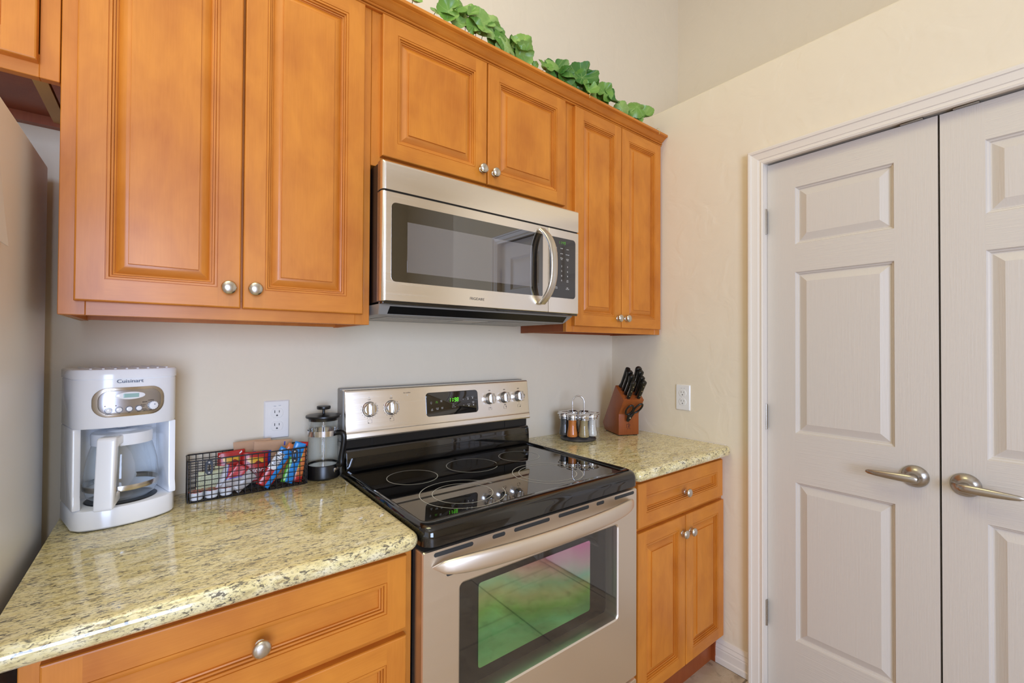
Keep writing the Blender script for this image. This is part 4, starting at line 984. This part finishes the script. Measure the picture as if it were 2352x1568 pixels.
# ------------------------------------------------------------------ wire basket and the snacks in it
BX0, BX1, BY0, BY1, BZ0, BZ1 = -.4000, -.1140, -.1105, -.0200, .9070, 1.0125
bk = thing('wire_basket', 'black wire grid basket holding coffee packets and snack bars', 'basket', ((BX0+BX1)/2, (BY0+BY1)/2, ZC))
def rim(z, r, n=8): return [Vector(p) for p in rrect(BX0, BX1, BY0, BY1, .008, z, 4)]
obj('rim', MB().tube(rim(BZ1, 0), .0019, 8, closed=True), 'wire', bk, smooth=60)
rw = .00105; nz = 8; nv = 18; nd = 6
def wires(segs):
    b = MB()
    for p, q in segs: b.cyl(p, q, rw, 6)
    return b
zs = [BZ0+(BZ1-BZ0)*k/nz for k in range(nz)]; xs = [BX0+.006+(BX1-BX0-.012)*k/nv for k in range(nv+1)]; ys = [BY0+.007+(BY1-BY0-.014)*k/nd for k in range(nd+1)]
for nm, y in (('front_grid', BY0), ('back_grid', BY1)):
    obj(nm, wires([((BX0+.004, y, z), (BX1-.004, y, z)) for z in zs]+[((x, y, BZ0), (x, y, BZ1)) for x in xs]), 'wire', bk, smooth=60)
for x in (BX0, BX1):
    obj('side_grid', wires([((x, BY0+.004, z), (x, BY1-.004, z)) for z in zs]+[((x, y, BZ0), (x, y, BZ1)) for y in ys]), 'wire', bk, smooth=60)
obj('bottom_grid', wires([((x, BY0, BZ0), (x, BY1, BZ0)) for x in xs]+[((BX0, y, BZ0), (BX1, y, BZ0)) for y in ys]), 'wire', bk, smooth=60)
for x in (-.3545, -.1495):
    zc = .9925; m = Matrix.Translation((x, BY0-.0014, zc)) @ Matrix.Rotation(R(90), 4, 'X')
    o = [p for p in rrect(-.0080, .0080, -.0185, .0185, .0075, 0, 6)]; i = [p for p in rrect(-.0042, .0042, -.0085, .0075, .0035, 0, 6)]
    L = [[(p[0], p[1], z) for p in q] for q, z in ((o, -.0012), (o, .0008), (i, .0008), (i, -.0012))]
    tb = obj('hanger_tab', MB().loops(L+[L[0]], cap0=False, cap1=False, mx=m), P('tab_metal', S(44, 48, 56), .3, .3) if 'tab' not in M else M['tab'], bk, smooth=0); M['tab'] = bpy.data.materials['tab_metal']
    b = MB()
    for zz_ in (-.0135, .0130): b.cyl((0, zz_, .0007), (0, zz_, .0011), .0022, 14, mx=m)
    obj('tab_hole', b, P('pale_hole', S(180, 176, 170), .5) if 'hole' not in M else M['hole'], tb, smooth=0); M['hole'] = bpy.data.materials['pale_hole']

C_ = {}
def cmat(name, rgb, rough=.3, coat=.2):
    if name not in C_: C_[name] = P('packet_'+name, S(*rgb), rough, 0, coat)
    return C_[name]
def pillow(w, h, t, mi=lambda u, v: 0, nx=14, ny=16, flat=.12, wob=0, seed=1):
    rnd = random.Random(seed); ph = [rnd.uniform(0, 6.28) for _ in range(4)]
    tb = bmesh.new(); top = []; bot = []
    for j in range(ny+1):
        v = -1+2*j/ny; rt_, rb_ = [], []
        for i in range(nx+1):
            u = -1+2*i/nx
            e = min(1, (1-abs(v))/flat) if flat else 1
            th = t/2*math.sqrt(max(0, 1-abs(u)**2.6))*math.sqrt(max(0, 1-((1-e))**2))
            dz = wob*math.sin(3*u+ph[0]+2*v)*.5+wob*math.sin(5*v+ph[1])*.5
            dx = wob*.6*math.sin(4*v+ph[2])
            rt_.append(tb.verts.new((u*w/2+dx, v*h/2, th+dz+.0002))); rb_.append(tb.verts.new((u*w/2+dx, v*h/2, -th+dz-.0002)))
        top.append(rt_); bot.append(rb_)
    for j in range(ny):
        for i in range(nx):
            u = -1+2*(i+.5)/nx; v = -1+2*(j+.5)/ny
            f = tb.faces.new((top[j][i], top[j][i+1], top[j+1][i+1], top[j+1][i])); f.material_index = mi(u, v)
            f = tb.faces.new((bot[j][i], bot[j+1][i], bot[j+1][i+1], bot[j][i+1])); f.material_index = mi(u, v)
    ed = [(top[0][i], top[0][i+1], bot[0][i+1], bot[0][i]) for i in range(nx)]+[(top[ny][i+1], top[ny][i], bot[ny][i], bot[ny][i+1]) for i in range(nx)]+[(top[j+1][0], top[j][0], bot[j][0], bot[j+1][0]) for j in range(ny)]+[(top[j][nx], top[j+1][nx], bot[j+1][nx], bot[j][nx]) for j in range(ny)]
    for e in ed: tb.faces.new(e)
    mb = MB(); me = bpy.data.meshes.new('t'); tb.to_mesh(me); tb.free(); mb.bm.from_mesh(me); bpy.data.meshes.remove(me); return mb
def pk(x, y, z, roll=0, lean=0, yaw=0): return Matrix.Translation((x, y, z)) @ Matrix.Rotation(R(yaw), 4, 'Z') @ Matrix.Rotation(R(90-lean), 4, 'X') @ Matrix.Rotation(R(roll), 4, 'Z')
def packet(name, label, cat, mx, mb, mats, group=None):
    return solo(name, mb, mats, label, cat, mx=mx, group=group, smooth=50)
# jam tubs
for k, (x, y, lab) in enumerate(((-.3805, -.0905, 'white jam tub with red lid at the front left corner of the wire basket'), (-.3475, -.0895, 'white jam tub with red lid in the basket, middle of the front row of three'), (-.3145, -.0880, 'white jam tub with red lid in the basket, beside the grey white packet'), (-.3650, -.0560, 'white jam tub with red lid in the basket, behind the front row'))):
    t = thing('jam_tub', lab, 'jam tub', (x, y, .9085), group='jam tubs in the wire basket')
    obj('cup', MB().lathe([(0, 0), (.0125, 0), (.0140, .0015), (.0152, .019), (.0162, .0205)], n=28), 'white_plastic', t, world=False)
    m, nt, bs = newmat('jam_lid_film'+str(k)); nt.links.new(ramp(nt, noise(nt, coords(nt, (60, 60, 60)), 1.4, 2, .5, 1.5), [(.44, S(186, 60, 50)), (.5, S(222, 190, 170)), (.6, S(204, 150, 128))], 'CONSTANT'), bs.inputs['Base Color']); bs.inputs['Roughness'].default_value = .3
    obj('foil_lid', MB().lathe([(.0164, .0205), (.0168, .0210), (.0160, .0218), (0, .0222)], n=28), m, t, world=False)
# sweetener sachets
for k, (x, y, z, r_, lab) in enumerate(((-.3560, -.066, .944, -6, 'pale yellow-green sachet standing behind the metal tab on the left of the basket'), (-.3250, -.072, .947, 3, 'pale yellow-green sachet in the basket, in front of the dark red coffee packet'), (-.3180, -.062, .952, -8, 'pale yellow-green sachet in the basket, beside the pink packet'))):
    g = cmat('pale_green', (206, 208, 164), .45, 0); p_ = cmat('green_print', (150, 158, 128), .5, 0)
    packet('sweetener_sachet', lab, 'sachet', pk(x, y, z, r_, 14), pillow(.046, .054, .003, lambda u, v: 1 if (-.5 < v < .45 and int((v+1)*17) % 2 == 0 and abs(u) < .75+.1*math.sin(v*40) and math.sin(u*38+v*9) > -.4) else 0, 56, 60, wob=.001, seed=k), [g, p_], 'pale sachets in the wire basket')
# coffee packets with lettering
red, dred, yel, wht = cmat('red', (182, 34, 30)), cmat('dark_red', (140, 20, 22)), cmat('yellow', (226, 176, 46)), cmat('white', (230, 226, 220))
def coffee(u, v):
    if .18 < v < .62 and abs(u) < .62: return 2 if v > .30+.10*math.sin(u*7) else 1
    return 0 if v > -.1 else 1
f = packet('coffee_packet', 'red coffee packet with white lettering and yellow hill picture in the middle of the basket', 'coffee packet', pk(-.2440, -.0700, .9680, -4, 8), pillow(.064, .082, .010, coffee, 70, 84, wob=.0015, seed=4), [red, dred, yel], 'red coffee packets in the wire basket')
obj('lettering', MB().text('Folgers', .0170, Matrix.Translation((.001, -.0085, .0060)), shear=.25, sx=.98), wht, f, world=False, smooth=0)
f = packet('coffee_packet', 'red coffee packet standing farther left, behind the pink packets in the basket', 'coffee packet', pk(-.2980, -.0510, .9760, 3, 6), pillow(.064, .080, .010, coffee, 70, 84, wob=.0015, seed=7), [red, dred, yel], 'red coffee packets in the wire basket')
b = MB()
for x in (-.026, -.016, .006, .022): b.prism([(x-.004, .030), (x+.003, .0375), (x+.0045, .033), (x-.001, .029)], .0026, .0032, 'z')
obj('printed_flash', b, wht, f, world=False, smooth=0)
# pink and white packets
pink, blue, grey = cmat('pink_red', (206, 66, 68)), cmat('royal_blue', (52, 72, 170)), cmat('grey_white', (188, 182, 178), .4)
fa = lambda u, v: 0 if u+v*.5 > .05 else (1 if u+v*.5 > -.08 else 2)
packet('creamer_packet', 'pink and white packet leaning right in the basket, between the sachets and the coffee packet', 'packet', pk(-.3130, -.0840, .9490, -22, 8), pillow(.034, .072, .005, fa, 60, 90, wob=.001, seed=3), [pink, blue, grey], 'pink and white packets in the basket')
packet('creamer_packet', 'pink and white packet with blue stripe, leaning between the other one and the grey packet', 'packet', pk(-.2960, -.0900, .9490, -36, 6), pillow(.034, .074, .005, lambda u, v: 0 if v > .1+.4*u else (1 if v > 0+.4*u else 2), 60, 90, wob=.001, seed=5), [pink, blue, grey], 'pink and white packets in the basket')
packet('creamer_packet', 'plain grey white packet lying slanted at the lower middle of the basket', 'packet', pk(-.2740, -.0940, .9375, -50, 6), pillow(.030, .058, .006, lambda u, v: 0, wob=.0018, seed=8), [grey], 'pink and white packets in the basket')
# brown sachets at the back
kraft, orange = cmat('kraft', (188, 148, 112), .6, 0), cmat('orange_patch', (204, 118, 58), .5, 0)
packet('sugar_sachet', 'brown paper sachet with orange patch at the back of the basket', 'sachet', pk(-.2450, -.0330, .9790, 1, 2), pillow(.095, .115, .004, lambda u, v: 1 if (-.95 < u < -.38 and -.3 < v < .58) else 0, 40, 40, wob=.0015, seed=11), [kraft, orange], 'brown paper sachets in the basket')
packet('sugar_sachet', 'brown paper sachet with blue print at the back right of the basket', 'sachet', pk(-.1960, -.0420, .9745, -3, 3), pillow(.100, .114, .004, lambda u, v: 1 if (-.55 < u < -.08 and -.4 < v < .52) or (.56 < u < .64 and .68 < v < .9) or (u < -.88 and v < .52) else 0, 50, 40, wob=.0015, seed=12), [kraft, blue], 'brown paper sachets in the basket')
# snack bars
sky, green, org2, yel2, blk_ = cmat('sky_blue', (44, 140, 214)), cmat('leaf_green', (96, 170, 44)), cmat('wrapper_orange', (216, 122, 66)), cmat('lemon', (214, 204, 60)), cmat('ink', (40, 40, 52), .5, 0)
def nutri(u, v):
    if u > .25: return 1
    if v < -.12: return 0
    if v > .72: return 1
    return 2
f = packet('cereal_bar', 'slanted cereal bar wrapper in red, white and bright blue in the wire basket', 'snack bar', pk(-.1990, -.0985, .9650, -34, 3), pillow(.036, .114, .011, nutri, 40, 60, .08, seed=2), [red, sky, wht], 'snack bars in the wire basket')
b = MB().text('NUTRI', .0135, Matrix.Translation((-.0085, .021, .0058)) @ Matrix.Rotation(R(90), 4, 'Z'), sx=.95).text('GRAIN', .0120, Matrix.Translation((.0025, .022, .0060)) @ Matrix.Rotation(R(90), 4, 'Z'), sx=.95)
obj('lettering', b, blk_, f, world=False, smooth=0)
packet('snack_bar', 'orange brown snack bar wrapper leaning behind the blue and red cereal bar', 'snack bar', pk(-.1800, -.0800, .9690, -36, 3), pillow(.030, .120, .010, lambda u, v: 1 if v < -.75 else 0, 14, 20, .08, seed=6), [org2, red], 'snack bars in the wire basket')
packet('snack_bar', 'blue snack bar wrapper with green side stripe, second from the basket\'s right end', 'snack bar', pk(-.1480, -.0930, .9700, -20, 3), pillow(.032, .118, .011, lambda u, v: 1 if u < -.35 and v < .25 else 0, 40, 60, .08, seed=9), [sky, green], 'snack bars in the wire basket')
f = packet('snack_bar', 'orange snack bar wrapper with yellow band at the right end of the basket', 'snack bar', pk(-.1300, -.0900, .9685, -10, 3), pillow(.027, .116, .011, lambda u, v: 1 if (-.45 < v < .55 and abs(u+.25) < .45 and math.sin(v*22) > -.2) else (2 if v < -.72 or v > .78 else 0), 44, 90, .08, seed=10), [org2, yel2, red], 'snack bars in the wire basket')

# ------------------------------------------------------------------ leafy garland on the cabinet tops
gv = thing('ivy_garland', 'artificial green leaf garland lying along the top of the wall cabinets', 'garland', (.7, -.29, 2.305))
rnd = random.Random(5)
LV = [(0.119,-0.300,2.335,0.022),(0.202,-0.285,2.349,0.016),(0.234,-0.310,2.352,0.031),(0.298,-0.270,2.429,0.028),(0.313,-0.300,2.392,0.030),(0.285,-0.285,2.354,0.024),(0.330,-0.310,2.356,0.028),(0.343,-0.270,2.377,0.022),(0.389,-0.300,2.392,0.047),(0.417,-0.285,2.365,0.036),(0.454,-0.310,2.362,0.037),(0.500,-0.270,2.367,0.036),(0.545,-0.300,2.388,0.036),(0.551,-0.285,2.360,0.034),(0.496,-0.310,2.370,0.015),(0.617,-0.270,2.351,0.013),(0.647,-0.300,2.343,0.029),(0.716,-0.285,2.372,0.042),(0.756,-0.310,2.369,0.038),(0.876,-0.270,2.406,0.055),(0.743,-0.300,2.342,0.033),(0.823,-0.285,2.341,0.035),(0.871,-0.310,2.333,0.031),(0.915,-0.270,2.399,0.022),(0.977,-0.300,2.368,0.036),(1.017,-0.285,2.360,0.037),(0.907,-0.310,2.332,0.019),(0.990,-0.270,2.350,0.028),(1.096,-0.300,2.339,0.032),(1.170,-0.285,2.362,0.031),(1.183,-0.310,2.372,0.038),(1.277,-0.270,2.380,0.038),(1.194,-0.300,2.333,0.027),(1.080,-0.285,2.344,0.021)]
for x in (-.52, -.38, -.22, -.05): LV += [(x, -.29, 2.345, .032), (x+.03, -.28, 2.375, .036), (x+.06, -.30, 2.35, .03)]
LV += [(x+rnd.uniform(-.035, .035), y+rnd.uniform(-.01, .03), max(2.322, z+rnd.uniform(-.03, .012)), r*rnd.uniform(.7, 1)) for (x, y, z, r) in LV if r > .025]
fb = MB(); pb = MB()
t = bmesh.new(); uvl = t.loops.layers.uv.new('UVMap')
for (x, y, z, r) in LV:
    r *= 1.22
    nrm = Vector((rnd.uniform(-.9, .35), -1, rnd.uniform(-.35, .75))).normalized(); spin = rnd.uniform(0, 6.28); cup = rnd.uniform(.15, .55)*rnd.choice((1, 1, -1)); fold = rnd.uniform(-.35, .35)
    q = nrm.to_track_quat('Z', 'Y').to_matrix().to_4x4(); q.translation = (x, y, z); q = q @ Matrix.Rotation(spin, 4, 'Z')
    n, m_ = 56, 6; ctr = t.verts.new(q @ Vector((0, 0, 0))); rows = []
    ph = rnd.uniform(0, 6)
    for i in range(1, m_+1):
        row = []
        for k in range(n):
            a = -math.pi+2*math.pi*(k+.5)/n
            lob = .90+.08*abs(math.cos(a*3.5))**.6+.022*math.cos(a*21)
            notch = 1-.72*math.exp(-((abs(a)-math.pi)/.20)**2)
            f_ = i/m_; rad = r*f_*(1-(1-lob*notch)*f_**1.2)
            xx, yy = rad*math.cos(a), rad*math.sin(a)
            zz_ = cup*r*f_**2*.8+.06*r*f_**2*math.sin(a*5+ph)+fold*abs(yy)+.025*r*f_*math.cos(a*7)
            row.append(t.verts.new(q @ Vector((xx, yy, zz_))))
        rows.append(row)
    for k in range(n):
        k2 = (k+1) % n
        if k == n-1 and False: continue
        fc = t.faces.new((ctr, rows[0][k], rows[0][k2]))
        for lp, (uu, vv) in zip(fc.loops, ((k/n, 0), (k/n, 1/m_), ((k+1)/n, 1/m_))): lp[uvl].uv = (uu, vv)
        for i in range(m_-1):
            fc = t.faces.new((rows[i][k], rows[i+1][k], rows[i+1][k2], rows[i][k2]))
            for lp, (uu, vv) in zip(fc.loops, ((k/n, (i+1)/m_), (k/n, (i+2)/m_), ((k+1)/n, (i+2)/m_), ((k+1)/n, (i+1)/m_))): lp[uvl].uv = (uu, vv)
    s0 = Vector((x+rnd.uniform(-.02, .02), -.27, 2.313)); c0 = Vector((x, y, z))-nrm*.002
    pb.tube([c0, c0*.6+s0*.4+Vector((0, .012, .004)), s0], .0011, 6)
me = bpy.data.meshes.new('t'); t.to_mesh(me); t.free(); fb.bm.from_mesh(me); bpy.data.meshes.remove(me)
obj('foliage', fb, 'leaf', gv, smooth=60)
st = [(-.56+k*.045, -.272+.012*math.sin(k*1.7), 2.312+.006*math.sin(k*2.3)+.004) for k in range(42)]
pb.tube(st, .0019, 8); obj('stem', pb, 'stem', gv, smooth=60)
b = MB()
for x, zt_ in ((.852, 2.316), (1.318, 2.312)):
    b.tube([(x+.010, -.305, zt_), (x+.002, -.322, zt_+.004), (x, -.332, zt_-.004), (x+.004, -.333, zt_-.012), (x-.003, -.333, zt_-.017), (x+.003, -.333, zt_-.024), (x-.002, -.333, zt_-.029)], .0009, 6)
for x, z in ((.548, 2.402), (.556, 2.398)): b.tube([(x-.01, -.29, z-.03), (x, -.295, z-.012), (x+.006, -.298, z), (x+.001, -.30, z+.010)], .0011, 6)
obj('tendril', b, 'tendril', gv, smooth=60)
